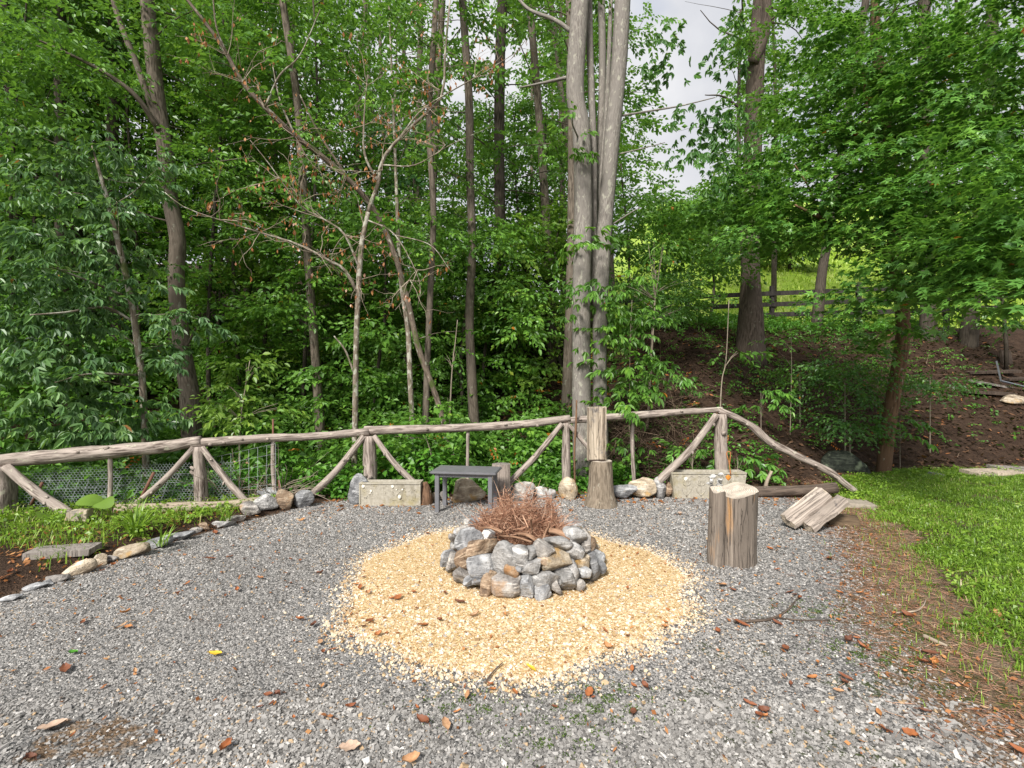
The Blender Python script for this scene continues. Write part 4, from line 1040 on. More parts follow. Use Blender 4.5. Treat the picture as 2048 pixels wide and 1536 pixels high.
# garden bed: log, boards
mb = MB(); tube(mb, smoothpath([P(235, 1022, 5.5), P(330, 1018, 5.55), P(432, 1014, 5.6), P(520, 1004, 5.75)], 20), [0.075, 0.075, 0.07, 0.06], 12, 0.12)
tag(mb.build('bed_log', M['dead_wood'], None), 'long pale barkless log along the back of the garden bed', 'log')
def onground(px, py, dz=0.0):
    for Y in np.linspace(4, 30, 2600):
        p = P(px, py, Y)
        if p[2] <= float(ground_z(p[0], p[1])): return p + np.array([0, 0, dz])
    return P(px, py, 12)
def board(name, label, c, size, rz, tilt=(0, 0), mat='board_grey'):
    mb = MB(); box(mb, (0, 0, 0), size, None, min(size) * 0.05)
    o = mb.build(name, M[mat], None, False); o.location = c; o.rotation_euler = (R(tilt[0]), R(tilt[1]), R(rz)); tag(o, label, 'board'); return o
board('bed_board', 'thick grey plank lying on the dark soil of the garden bed', G(100, 1112, 0.09) + [0, .12, 0], (0.46, 0.2, 0.05), 14)
board('wood_block', 'small sawn wood block half hidden in the garden weeds', P(160, 1030, 5.0), (0.19, 0.1, 0.1), 8, mat='wood_pale')
# scrap by the bank on the right
for (px, py, Y, size, rz, tl, mat, lab) in (
  (1985, 748, 10.4, (1.1, 0.2, 0.05), -6, (8, -2), 'board_dark', 'upper dark board of the scrap heap on the bank'), (1990, 775, 10.1, (1.3, 0.16, 0.05), 12, (6, 8), 'board_grey', 'grey-brown plank sloping across the scrap heap'),
  (1975, 790, 10.0, (0.9, 0.25, 0.06), -14, (4, 4), 'board_dark', 'lowest dark board of the scrap heap'), (2040, 762, 10.3, (0.8, 0.22, 0.05), 4, (10, 0), 'board_dark', 'dark board under the angle frame at the picture edge'),
  (2012, 728, 10.2, (0.28, 0.06, 0.42), 8, (-12, 6), 'board_dark', 'small upright dark panel in the angle frame of the scrap heap'),
  (1985, 951, 7.95, (0.85, 0.3, 0.05), 6, (4, 0), 'wood_pale', 'flat tan plank at the top edge of the lawn'), (2030, 944, 8.25, (0.7, 0.25, 0.05), -4, (6, 3), 'board_grey', 'grey plank lying behind the tan one at the lawn edge')):
    board('scrap_board', lab, onground(px, py, .05 if size[2] < .2 else .12), size, rz, tl, mat)
mb = MB(); yq = onground(2002, 766)[1] - .25; q = [P(1993, 722, yq), P(2002, 762, yq), P(2055, 775, yq - .1)]
for a, b in ((q[0], q[1]), (q[1], q[2])):
    tube(mb, np.array([a, b]), [0.022, 0.022], 4)
tag(mb.build('angle_frame', M['steel'], None, False), 'bent steel angle frame on top of the scrap heap', 'frame')
tag(rock('block_stone', (0.55, 0.3, 0.22), 'rock_tan', onground(2028, 806, .07), None, 61, None), 'tan block of stone under the scrap heap', 'stone')
tag(rock('grey_stone', (0.28, 0.2, 0.12), 'rock_slate', G(1873, 952, 0.05), None, 62, None), 'small flat grey stone half sunk at the back of the lawn', 'stone')

# sticks lying on the gravel
def gstick(label, pts, r, forks=(), mat='log_dark'):
    mb = MB(); tube(mb, smoothpath([G(a, b, 0.014) for a, b in pts], 16), [r, r * 0.9, r * 0.5], 6, 0.25)
    for fk in forks: tube(mb, smoothpath([G(a, b, 0.014) for a, b in fk], 10), [r * 0.7, r * 0.35], 5, 0.25)
    o = mb.build('fallen_stick', M[mat], None); tag(o, label, 'stick')
gstick('forked dark stick lying on the grey gravel right of the gold ring', [(1468, 1243), (1520, 1241), (1550, 1235), (1580, 1215), (1598, 1190)], 0.009, [[(1550, 1235), (1600, 1240), (1660, 1240)]])
gstick('pale curved twig lying on the bare soil near the lawn', [(1790, 1226), (1830, 1222), (1846, 1212), (1852, 1198)], 0.006, mat='dead_wood')
gstick('thin dark twig at the front rim of the gold gravel', [(970, 1365), (985, 1345), (1005, 1325)], 0.005)
gstick('short grey flat stick at the lower edge of the lawn', [(1848, 1272), (1870, 1282), (1895, 1292)], 0.014, mat='dead_wood')

# ------------------------------------------------------------------ fallen leaves
def leaf_curl_mesh(name, mat, L, W, curl, seed, lobes=0.0):
    r = np.random.default_rng(seed); nu, nv = 9, 5
    u = np.linspace(0, 1, nu); v = np.linspace(-1, 1, nv); V = []
    bend = r.uniform(-1, 1)
    for a in u:
        wd = math.sin(math.pi * min(1, a * 0.96 + 0.02)) ** 0.75 * W / 2 * (1 + lobes * math.sin(a * 19))
        for b in v:
            V.append([a * L - L / 2, b * wd + bend * 0.15 * L * (a - .5) ** 2, curl * W * (b * b * 0.55 + 0.4 * (2 * a - 1) ** 2 * r.uniform(.4, 1.2)) + r.normal(0, .0015)])
    idx = np.arange(nu * nv).reshape(nu, nv)
    mb = MB(); mb.add(np.array(V) + [0, 0, .004], np.stack([idx[:-1, :-1], idx[1:, :-1], idx[1:, 1:], idx[:-1, 1:]], -1).reshape(-1, 4))
    tube(mb, smoothpath([[-L / 2, 0, .008], [-L * .6, .004, .006], [-L * .72, .01, .004]], 5), [.0014, .001], 4)
    return mb.mesh(name, M[mat], True, False)
LM = [leaf_curl_mesh('fallen_leaf', 'dry_leaf', L, W, c, 30 + i, lb) for i, (L, W, c, lb) in enumerate(((.075, .034, .4, .04), (.065, .036, .6, .12), (.09, .034, .3, .05), (.05, .036, .8, .14), (.07, .028, .9, .05), (.075, .046, .3, .16), (.06, .022, .5, .08), (.08, .04, .25, .1), (.045, .03, .6, .1)))]
LY = leaf_curl_mesh('fallen_leaf', 'yellow_leaf', .10, .045, .25, 51)
LG = leaf_curl_mesh('fallen_leaf', 'green_leaf', .06, .05, .3, 52)
LP = leaf_curl_mesh('fallen_leaf', 'pale_leaf', .13, .085, .22, 53, .2)
def fleaf(x, y, me, s, label, group, tilt=14):
    o = bpy.data.objects.new('fallen_leaf', me); COL.objects.link(o)
    o.location = (x, y, float(ground_z(x, y)) + 0.011 + 0.003 * s); s *= .82; o.scale = (s, s, s)
    o.rotation_euler = (R(random.gauss(0, tilt)), R(random.gauss(0, tilt)), random.uniform(0, 6.28))
    tag(o, label, 'leaf', group); return o
SPOT = [(130, 1345, 1.2), (270, 1350, 1.1), (60, 1525, 1.3), (165, 1250, 1), (245, 1257, .9), (450, 1505, 1.1), (556, 1395, 1), (846, 1450, 1.2), (892, 1455, 1.3), (822, 1528, 1.3), (600, 1243, 1), (627, 1255, 1), (475, 1184, 1.1), (1215, 1300, 1.1), (950, 1235, .9), (880, 1245, 1), (845, 1255, 1), (738, 1247, 1), (757, 1275, 1.1), (690, 1250, .8), (795, 1200, 1), (920, 1208, 1), (890, 1190, .8), (1290, 1380, 1), (1267, 1430, .9), (1178, 1390, .9), (1527, 1430, 1.2), (1482, 1253, 1.3), (1437, 1270, 1), (1555, 1251, 1), (1572, 1303, 1.1), (1695, 1288, 1.2), (1722, 1297, 1.1), (1862, 1313, 1.3), (1868, 1335, 1.2), (1845, 1330, 1), (1690, 1360, 1), (1625, 1362, 1.1), (1690, 1372, .9), (1520, 1437, 1), (1500, 1415, 1), (1770, 1468, 1), (1850, 1430, .9), (1822, 1475, 1), (2040, 1510, 1.2), (1445, 1175, 1.2), (1465, 1185, .8), (1540, 1100, 1), (1555, 1105, 1), (1660, 1120, 1), (1680, 1190, 1.2), (1815, 1237, 1.2), (1720, 1190, 1), (1590, 1195, .9), (1600, 1200, .9), (1995, 1240, 1), (1870, 1098, 1.1), (1900, 1255, 1), (320, 1060, 1), (430, 1068, 1.1), (275, 1112, 1.2), (225, 1135, 1), (20, 1165, 1.2), (85, 1140, 1.2), (420, 1120, 1.1), (460, 1117, .9), (250, 1230, 1), (355, 1190, .8), (375, 1170, .8), (520, 1420, .8), (640, 1290, .9), (645, 1310, .8), (720, 1180, 1), (735, 1190, 1), (700, 1420, 1), (1030, 1390, .9), (985, 1385, .9), (935, 1395, .8), (1210, 1265, .9), (1330, 1260, .8), (1255, 1180, 1), (1240, 1095, .8), (1275, 1110, .8), (855, 1070, .8), (865, 1095, .8), (640, 1150, .9), (600, 1125, .9), (520, 1160, .8)]
for (px, py, s) in SPOT:
    g = G(px, py); rr = ring_r(g[0], g[1])
    if rr < 1: lab, gp = 'curled brown leaf lying on the gold pea gravel', 'brown leaves on the gold gravel'
    elif g[0] > lawn_x(g[1]): lab, gp = 'brown leaf lying in the lawn grass', 'brown leaves in the lawn'
    elif g[0] < bed_x(g[1]): lab, gp = 'brown leaf lying in the soil of the garden bed', 'brown leaves in the garden bed'
    elif g[1] < 2.75: lab, gp = 'curled brown leaf on grey gravel in front of the gold ring', 'brown leaves on the near grey gravel'
    elif g[0] > 1: lab, gp = 'curled brown leaf on grey gravel right of the gold ring', 'brown leaves on the grey gravel right of the ring'
    else: lab, gp = 'curled brown leaf on grey gravel left of the gold ring', 'brown leaves on the grey gravel left of the ring'
    fleaf(g[0], g[1], random.choice(LM), s * random.uniform(.8, 1.2), lab, gp, 10)
random.seed(77); base_spots = list(SPOT)
for k in range(110):
    a = random.choice(base_spots); px, py = a[0] + random.gauss(0, 70), a[1] + random.gauss(0, 26)
    if py < 1020 or py > 1530: continue
    g = G(px, py)
    if g[0] > lawn_x(g[1]) - .1 or g[0] < bed_x(g[1]) + .1 or math.hypot(g[0] - PC[0], g[1] - PC[1]) < .78: continue
    if ring_r(g[0], g[1]) < 1: lab, gp = 'curled brown leaf lying on the gold pea gravel', 'brown leaves on the gold gravel'
    elif g[1] < 2.75: lab, gp = 'curled brown leaf on grey gravel in front of the gold ring', 'brown leaves on the near grey gravel'
    elif g[0] > 1: lab, gp = 'curled brown leaf on grey gravel right of the gold ring', 'brown leaves on the grey gravel right of the ring'
    else: lab, gp = 'curled brown leaf on grey gravel left of the gold ring', 'brown leaves on the grey gravel left of the ring'
    fleaf(g[0], g[1], random.choice(LM), random.uniform(.4, .8), lab, gp, 10)
for px, py, me, s, lab in ((430, 1313, LY, 1.05, 'clean yellow-orange leaf flat on the grey gravel, left'), (1062, 1340, LY, .8, 'bright yellow leaf with dark tip at the front rim of the gold gravel'), (146, 1312, LG, 1.0, 'single green leaf lying on the grey gravel, left'), (700, 1500, LP, .8, 'large pale pinkish leaf flat on the near gravel'), (105, 1460, LP, .95, 'large grey-brown leaf beside the damp sandy patch'), (1360, 1030, LP, .8, 'pale tan leaf on gravel before the tulip planter'), (1172, 996, LY, .7, 'yellow leaf at the foot of the flared stump')):
    g = G(px, py); fleaf(g[0], g[1], me, s, lab, None, 5)
# small litter: fragments and needles nobody could count
def scraps(mb, x, y, s, dz=0.012, rnd=None):
    N = len(x); az = rng.random(N) * 6.283; h = ground_z(x, y) + dz
    d = np.stack([np.cos(az), np.sin(az), rng.normal(0, .3, N)], -1) * s[:, None]; n = np.stack([-np.sin(az), np.cos(az), rng.normal(0, .5, N)], -1) * (s * rng.uniform(.3, .6, N))[:, None]
    c = np.stack([x, y, h + s * .15], -1)
    v = np.stack([c - d, c + n * .9 - d * .1, c + d, c - n], 1)
    mb.add(v.reshape(-1, 3), (np.arange(N)[:, None] * 4 + np.arange(4)[None]), None, rng.random(N) if rnd is None else rnd)
mb = MB()
x, y = infield(3800, 1.6, 6.6); k = (y < yedge(x)) & (x > bed_x(y) - .3); x, y = x[k], y[k]
scraps(mb, x, y, rng.uniform(.006, .018, len(x)))
xx = rng.uniform(-2.4, 4.5, 900); yy = yedge(xx) - rng.gamma(1.2, .18, 900); scraps(mb, xx, yy, rng.uniform(.015, .04, 900))
e = rng.normal(.4, .3, 1000); yy = rng.uniform(2.0, 7.2, 1000); scraps(mb, lawn_x(yy) - e, yy, rng.uniform(.006, .02, 1000))
yy = rng.uniform(3.2, 5.6, 900); scraps(mb, bed_x(yy) - rng.uniform(0, 1.6, 900), yy, rng.uniform(.008, .03, 900))
tag(mb.build('leaf_litter', M['leaf_dead'], None, False, False), 'small scraps of dry leaf strewn over the gravel', 'leaf litter', kind='stuff')
mb = MB()
yy = rng.uniform(1.9, 7.3, 5200); xx = lawn_x(yy) - rng.normal(.25, .28, 5200)
p0 = np.stack([xx, yy, ground_z(xx, yy) + .012], -1); an = rng.random(5200) * 6.28; ll = rng.uniform(.02, .08, 5200)[:, None]
sticks(mb, p0, p0 + np.stack([np.cos(an), np.sin(an), rng.normal(0, .12, 5200)], -1) * ll, .0013, .0009)
tag(mb.build('pine_straw', M['brush'], None, False, False), 'thin brown straw strewn on the bare soil beside the lawn', 'straw', kind='stuff')
# twigs and dead leaves over the bank and forest floor
mb = MB(); N = 4200
xx = rng.uniform(-6, 13, N); dd = rng.uniform(-.1, 7.0, N) ; yy = yedge(xx) + dd
p0 = np.stack([xx, yy, ground_z(xx, yy) + .02], -1); an = rng.random(N) * 6.28; ll = rng.gamma(2.0, .09, N)[:, None]
dirv = np.stack([np.cos(an), np.sin(an), np.zeros(N)], -1); p1 = p0 + dirv * ll; p1[:, 2] = ground_z(p1[:, 0], p1[:, 1]) + rng.uniform(.01, .12, N)
sticks(mb, p0, p1, rng.uniform(.0015, .005, N), rnd=rng.random(N) ** 1.6)
M['litter_twig'] = leaf_mat('litter_twigs', [(0, (0.035, 0.023, 0.016)), (0.6, (0.09, 0.06, 0.042)), (1, (0.26, 0.19, 0.135))], trans=0.0, rough=.9, spec=.1)
tag(mb.build('twig_litter', M['litter_twig'], None, False, False), 'dry twigs strewn over the brown bank', 'twigs', kind='stuff')
mb = MB(); N = 16000; xx = rng.uniform(-3, 13, N); yy = yedge(xx) + rng.uniform(0, 7, N); scraps(mb, xx, yy, rng.uniform(.02, .065, N), .02)
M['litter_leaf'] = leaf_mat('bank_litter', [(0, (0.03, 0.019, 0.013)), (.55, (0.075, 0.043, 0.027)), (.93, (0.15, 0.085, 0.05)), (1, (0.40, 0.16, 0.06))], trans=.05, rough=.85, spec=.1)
tag(mb.build('bank_litter', M['litter_leaf'], None, False, False), 'dead brown leaves covering the bank', 'leaf litter', kind='stuff')

# ------------------------------------------------------------------ grass
def blades(mb, x, y, h, w, lean=.5, zoff=0.0, rnd=None):
    N = len(x); az = rng.random(N) * 6.283; g = ground_z(x, y) + zoff
    side = np.stack([-np.sin(az), np.cos(az), np.zeros(N)], -1) * w[:, None] / 2
    b = np.stack([x, y, g], -1); ln = rng.uniform(.15, 1, N) * lean
    out = np.stack([np.cos(az), np.sin(az), np.zeros(N)], -1)
    m = b + out * (ln * h * .35)[:, None] + np.array([0, 0, 1]) * (h * .6)[:, None]
    t = b + out * (ln * h * 1.1)[:, None] + np.array([0, 0, 1]) * (h * (1 - .35 * ln))[:, None]
    v = np.stack([b - side, b + side, m + side * .85, m - side * .85, t], 1)
    B = np.arange(N)[:, None] * 5
    r = rng.random(N) if rnd is None else rnd
    mb.v.append(v.reshape(-1, 3)); mb.bk.append(np.zeros((N * 5, 3)))
    for f in (B + [0, 1, 2, 3], B + [3, 2, 4]):
        mb.loops.append((f + mb.n).ravel()); mb.tot.append(np.full(N, f.shape[1])); mb.rnd.append(r)
    mb.n += N * 5
mb = MB(); N = 235000
y = rng.uniform(1.9, 8.2, N); x = rng.uniform(2.3, 11, N)
e = x - lawn_x(y) + .12 * np.sin(y * 5) + .08 * np.sin(y * 13 + 1)
patch = np.sin(x * 2.3 + 1) * np.sin(y * 2.9) + .5 * np.sin(x * 6 + y * 4)
k = (rng.random(N) < np.clip(e / .16, 0, 1)) & (y < yedge(x) + .1) & (x < 1.18 * y + .3) & (patch + rng.normal(0, .25, N) > -.8)
x, y = x[k], y[k]
clump = 0.5 + 0.5 * np.sin(x * 9 + np.sin(y * 7) * 2) * np.sin(y * 8 + 1)
blades(mb, x, y, rng.uniform(.03, .07, len(x)) * (.75 + .5 * clump), rng.uniform(.005, .0105, len(x)), 1.5, rnd=np.clip(.28 + .3 * clump + .12 * np.sin(x * 1.9) * np.sin(y * 2.3 + 1) + rng.normal(0, .24, len(x)), 0, 1))
# sparse tufts on soil
n = 1500; yy = rng.uniform(2.2, 7, n); xx = lawn_x(yy) - np.abs(rng.normal(0, .25, n)); blades(mb, xx, yy, rng.uniform(.03, .07, n), rng.uniform(.003, .005, n), 1.0)
tag(mb.build('lawn_grass', M['grass'], None, False, False), 'bright green lawn grass at the right of the yard', 'grass', kind='stuff')
mb = MB(); N = 56000
x = rng.uniform(-4, 60, N); y = 16.4 + 50 * rng.random(N) ** 1.5; k = (np.abs(x) < 1.2 * y) & (y > yedge(x) + 10)
x, y = x[k], y[k]; blades(mb, x, y, rng.uniform(.12, .45, len(x)), rng.uniform(.03, .08, len(x)), 1.4)
tag(mb.build('meadow_grass', M['meadow'], None, False, False), 'bright yellow-green meadow on the hillside behind the board fence', 'grass', kind='stuff')
mb = MB(); N = 7000; pat = [G(1720, 1300), G(1640, 1225), G(1850, 1270), G(1180, 1420), G(1210, 1400), G(1780, 1320), G(1120, 1480), G(930, 1410)]
cc = np.array(pat)[rng.integers(0, len(pat), N)]; x = cc[:, 0] + rng.normal(0, .13, N); y = cc[:, 1] + rng.normal(0, .07, N)
k = np.sin(x * 37) * np.sin(y * 43) > .05; x, y = x[k], y[k]
blades(mb, x, y, rng.uniform(.004, .009, len(x)), rng.uniform(.004, .009, len(x)), 1.6, .004)
tag(mb.build('moss_patches', M['moss'], None, False, False), 'low moss growing between the stones of the gravel', 'moss', kind='stuff')

# ------------------------------------------------------------------ foliage machinery
def leaf_poly(L, W, fold=0.12, droop=0.15, simple=False):
    if simple:
        return np.array([[0, 0, 0], [.5 * L, W / 2, fold * W], [L, 0, -droop * L], [.5 * L, -W / 2, fold * W]]), [np.array([[0, 3, 2, 1]])]
    v = np.array([[0, 0, 0], [.3 * L, .42 * W, fold * W], [.68 * L, .40 * W, fold * W - droop * L * .4], [L, 0, -droop * L], [.68 * L, -.40 * W, fold * W - droop * L * .4], [.3 * L, -.42 * W, fold * W]])
    return v, [np.array([[0, 3, 2, 1], [0, 5, 4, 3]])]
def star_poly(S):
    v, f = [], []
    for a, r in ((0, 1), (52, .92), (-52, .92), (118, .66), (-118, .66)):
        c, n = np.array([math.cos(R(a)), math.sin(R(a)), 0]), np.array([-math.sin(R(a)), math.cos(R(a)), 0])
        o = np.array([.35 * S, 0, .02 * S + .004 * len(v) * S])
        f.append([len(v), len(v) + 1, len(v) + 2])
        v += [o - c * .10 * S - n * .20 * S, o + c * .64 * r * S - np.array([0, 0, .14 * S * r]), o - c * .10 * S + n * .20 * S]
    return np.array(v), [np.array(f)]
def xf(v, az, pitch, roll, pos):
    m = rotm(0, 0, math.degrees(az)) @ rotm(0, math.degrees(pitch), 0) @ rotm(math.degrees(roll), 0, 0)
    return v @ m.T + np.array(pos)
def spray_alt(seed, n, Ls, L, W, simple=False):
    r = np.random.default_rng(seed); V, Fs, ID, nv = [], [], [], 0
    for i in range(n):
        t = (i + 1) / n; s = 1 if i % 2 else -1
        pos = [Ls * t, s * .02 + .05 * Ls * math.sin(t * 3 + seed), -.10 * Ls * t * t + r.normal(0, .04 * Ls)]
        k = r.uniform(.7, 1.15) * (1.0 - .2 * t)
        v, f = leaf_poly(L * k, W * k, r.uniform(0, .3), r.uniform(.05, .4), simple)
        az = s * r.uniform(.35, 1.25) if i < n - 1 else 0
        v = xf(v, az, r.uniform(-.25, .55), r.normal(0, .4), pos)
        V.append(v); Fs.append(f[0] + nv); ID += [i] * len(f[0]); nv += len(v)
    return np.vstack(V), np.vstack(Fs), np.array(ID)
def spray_palm(seed, n, Ls, L, W, k5=5):
    r = np.random.default_rng(seed); V, Fs, ID, nv, c = [], [], [], 0, 0
    for i in range(n):
        t = (i + .5) / n; az0 = (1 if i % 2 else -1) * r.uniform(.2, 1.1) if i < n - 1 else 0
        pos = np.array([Ls * t, 0, -.08 * t]) + np.array([math.cos(az0), math.sin(az0), r.uniform(-.1, .3)]) * .09
        for q in range(k5):
            a = az0 + (q - (k5 - 1) / 2) * r.uniform(.55, .72); kk = (1 - .13 * abs(q - (k5 - 1) / 2)) * r.uniform(.85, 1.1)
            v, f = leaf_poly(L * kk, W * kk, .15, r.uniform(.2, .5))
            V.append(xf(v, a, r.uniform(.1, .7), r.normal(0, .25), pos)); Fs.append(f[0] + nv); ID += [c] * len(f[0]); nv += len(v); c += 1
    return np.vstack(V), np.vstack(Fs), np.array(ID)
def spray_star(seed, n, Ls, S):
    r = np.random.default_rng(seed); V, Fs, ID, nv = [], [], [], 0
    for i in range(n):
        t = (i + .6) / n; s = 1 if i % 2 else -1
        v, f = star_poly(S * r.uniform(.6, 1.15))
        V.append(xf(v, s * r.uniform(.2, 1.4), r.uniform(-.15, .45), r.normal(0, .3), [Ls * t, s * .03, -.08 * Ls * t * t + r.normal(0, .03)])); Fs.append(f[0] + nv); ID += [i] * len(f[0]); nv += len(v)
    return np.vstack(V), np.vstack(Fs), np.array(ID)
TP = {
 'mid': [spray_alt(i, 11, .42, .105, .062) for i in range(4)],
 'midlow': [spray_alt(i + 10, 13, .50, .115, .075, True) for i in range(4)],
 'far': [spray_alt(i + 20, 14, .85, .20, .13, True) for i in range(4)],
 'small': [spray_alt(i + 30, 14, .32, .055, .036, True) for i in range(4)],
 'palm': [spray_palm(i + 40, 4, .34, .125, .05) for i in range(4)],
 'star': [spray_star(i + 50, 8, .36, .125) for i in range(4)],
 'starlow': [spray_alt(i + 60, 11, .45, .10, .085, True) for i in range(4)],
 'vine': [spray_alt(i + 70, 9, .26, .075, .065, True) for i in range(4)],
 'pinnate2': [spray_alt(i + 110, 18, .52, .12, .042, True) for i in range(4)],
 'vine2': [spray_alt(i + 120, 12, .42, .10, .088, True) for i in range(4)],
 'needle': [spray_alt(i + 80, 30, .30, .045, .010, True) for i in range(3)],
 'pinnate': [spray_alt(i + 90, 11, .34, .11, .034) for i in range(3)],
}
def gap(px, py):
    """the open patch of sky between the twin trunks and the dark trunk"""
    g = ((px - 1392 + (py - 150) * .05) / 66.0) ** 2 + ((py - 140) / 225.0) ** 2 < 1.0
    g |= ((px - 1580) / 30.0) ** 2 + ((py - 60) / 34.0) ** 2 < 1.0
    return g
def foliage(mb, kind, pos, az, pitch=None, roll=None, scale=None, tone=None, cull=True, nogap=True, spread=.5):
    pos = np.asarray(pos, float); N = len(pos)
    if N == 0: return
    az = np.asarray(az); pitch = rng.normal(.12, .28, N) if pitch is None else pitch
    roll = rng.normal(0, .3, N) if roll is None else roll
    scale = rng.uniform(.8, 1.2, N) if scale is None else scale
    tone = rng.random(N) if tone is None else tone
    if cull:
        px, py = proj(pos)
        k = (pos[:, 1] > 1.0) & (px > -330) & (px < 2380) & (py > -330) & (py < 1700)
        if nogap: k &= ~(gap(px, py) | gap(px + 22, py) | gap(px - 14, py))
        pos, az, pitch, roll, scale, tone = pos[k], az[k], pitch[k], roll[k], scale[k], tone[k]; N = len(pos)
        if N == 0: return
    ca, sa, cp, sp_, cr_, sr = np.cos(az), np.sin(az), np.cos(pitch), np.sin(pitch), np.cos(roll), np.sin(roll)
    z0 = np.zeros(N); o1 = np.ones(N)
    Rz = np.stack([np.stack([ca, -sa, z0], -1), np.stack([sa, ca, z0], -1), np.stack([z0, z0, o1], -1)], 1)
    Ry = np.stack([np.stack([cp, z0, sp_], -1), np.stack([z0, o1, z0], -1), np.stack([-sp_, z0, cp], -1)], 1)
    Rx = np.stack([np.stack([o1, z0, z0], -1), np.stack([z0, cr_, -sr], -1), np.stack([z0, sr, cr_], -1)], 1)
    Mt = Rz @ Ry @ Rx
    pick = rng.integers(0, len(TP[kind]), N)
    for q, (tv, tf, ti) in enumerate(TP[kind]):
        s = np.where(pick == q)[0]
        if len(s) == 0: continue
        v = np.einsum('nij,kj->nki', Mt[s], tv) * scale[s][:, None, None] + pos[s][:, None, :]
        f = (np.arange(len(s))[:, None, None] * len(tv) + tf[None]).reshape(-1, tf.shape[1])
        nl = ti.max() + 1
        lr = rng.random((len(s), nl))
        rd = np.clip(spread * tone[s][:, None] + (1 - spread) * lr, 0, 1)
        # a handful of off-colour leaves only
        rd = np.where(lr > .9975, 1.0, np.minimum(rd, .97))
        mb.add(v.reshape(-1, 3), f, None, rd[:, ti].ravel())
def cloud(n, c, r, shell=.45):
    d = rng.normal(size=(n, 3)); d /= np.linalg.norm(d, axis=1, keepdims=True)
    k = (shell + (1 - shell) * rng.random(n)) if shell > 0 else rng.random(n) ** (1 / 3)
    p = d * k[:, None]
    return np.asarray(c) + p * np.asarray(r), np.arctan2(d[:, 1], d[:, 0])
def cl(px, py, Y, rx, ry, n, rd=None):
    """an ellipsoid of n sprays: centre and radii read off the photograph at a distance Y"""
    a = rx / F * Y; b = ry / F * Y
    return cloud(n, P(px, py, Y), (a, rd if rd else a, b), .15)

def limb(mb, a, d, L, r, seg=5, sag=.0, wig=.12, ns=5):
    pts = [np.asarray(a, float)]; d = np.asarray(d, float) / np.linalg.norm(d)
    for i in range(seg):
        d = d + rng.normal(0, wig, 3) + np.array([0, 0, sag]); d /= np.linalg.norm(d)
        pts.append(pts[-1] + d * L / seg)
    pts = np.array(pts); tube(mb, pts, [r, r * .3], ns, 0, False)
    return pts
def pix_path(path):
    return [P(*q) for q in path]
def tree(name, label, path, r0, r1, bark, leaf='leaf_mid', kind='mid', nb=18, h0=.25, blen=(1.0, 2.2), per=12, extra=(), extra_kind=None, group=None, ns=14, wob=.1, up=.25, extend=4.0, base_dz=-.25, azr=None, spray_scale=1.0, flare=1.3, crown_name='crown', side=(), nseg=26):
    """a tree read off the photograph: trunk path (pixel, pixel, distance) from foot to top, limbs and leaf sprays"""
    w = pix_path(path)
    w[0] = np.array([w[0][0], w[0][1], float(ground_z(w[0][0], w[0][1])) + base_dz])
    if extend > 0:
        d = w[-1] - w[-2]; d /= np.linalg.norm(d); w.append(w[-1] + d * extend)
    org = w[0].copy(); org[2] -= base_dz
    t = empty(name, label, 'tree', group, loc=org)
    sp_ = smoothpath(w, nseg); Ls = np.concatenate([[0], np.cumsum(np.linalg.norm(np.diff(sp_, axis=0), axis=1))])
    mb = MB(); tube(mb, sp_ - org, [r0 * flare, r0, r0 * .95, (r0 * .6 + r1 * .4), r1], ns, wob, True, 1.5)
    for s in side:
        q = smoothpath(pix_path(s[0]), 16); tube(mb, q - org, s[1], 8, wob, True, 2)
    cr_ = MB(); got = False
    for b in range(nb):
        u = h0 + (1 - h0) * (b + random.random()) / nb
        p = np.array([np.interp(u * Ls[-1], Ls, sp_[:, i]) for i in range(3)])
        az = random.uniform(0, 6.283) if azr is None else random.uniform(*azr)
        L = random.uniform(*blen) * (1.15 - .5 * u)
        q = limb(mb, p - org, (math.cos(az), math.sin(az), up + random.gauss(0, .2)), L, max(.008, r0 * .13), 5, -.03)
        qq = smoothpath(q, 12) + org
        n = per; ts = rng.uniform(.25, 1.0, n) * 11; i0 = np.minimum(ts.astype(int), 10); pp = qq[i0] + (qq[i0 + 1] - qq[i0]) * (ts - i0)[:, None]
        pp = pp + rng.normal(0, .13 * L / 1.6, (n, 3)) * np.array([1, 1, .55])
        if n: 
            got = True
            _fol(cr_, kind, pp, az + rng.normal(0, .9, n), org, spray_scale)
    for c in extra:
        p, a = cl(*c); got = True
        _fol(cr_, extra_kind or kind, p, a + rng.normal(0, .6, len(p)), org, spray_scale)
    mb.build('trunk', M[bark], t)
    if got and cr_.n: cr_.build(crown_name, M[leaf], t, False, False)
    return t, org
def _fol(mb, kind, pos, az, org, sc=1.0, **kw):
    """foliage in world space, stored relative to its thing"""
    n0 = len(mb.v)
    foliage(mb, kind, pos, az, scale=rng.uniform(.8, 1.2, len(pos)) * sc, **kw)
    for i in range(n0, len(mb.v)): mb.v[i] = mb.v[i] - org

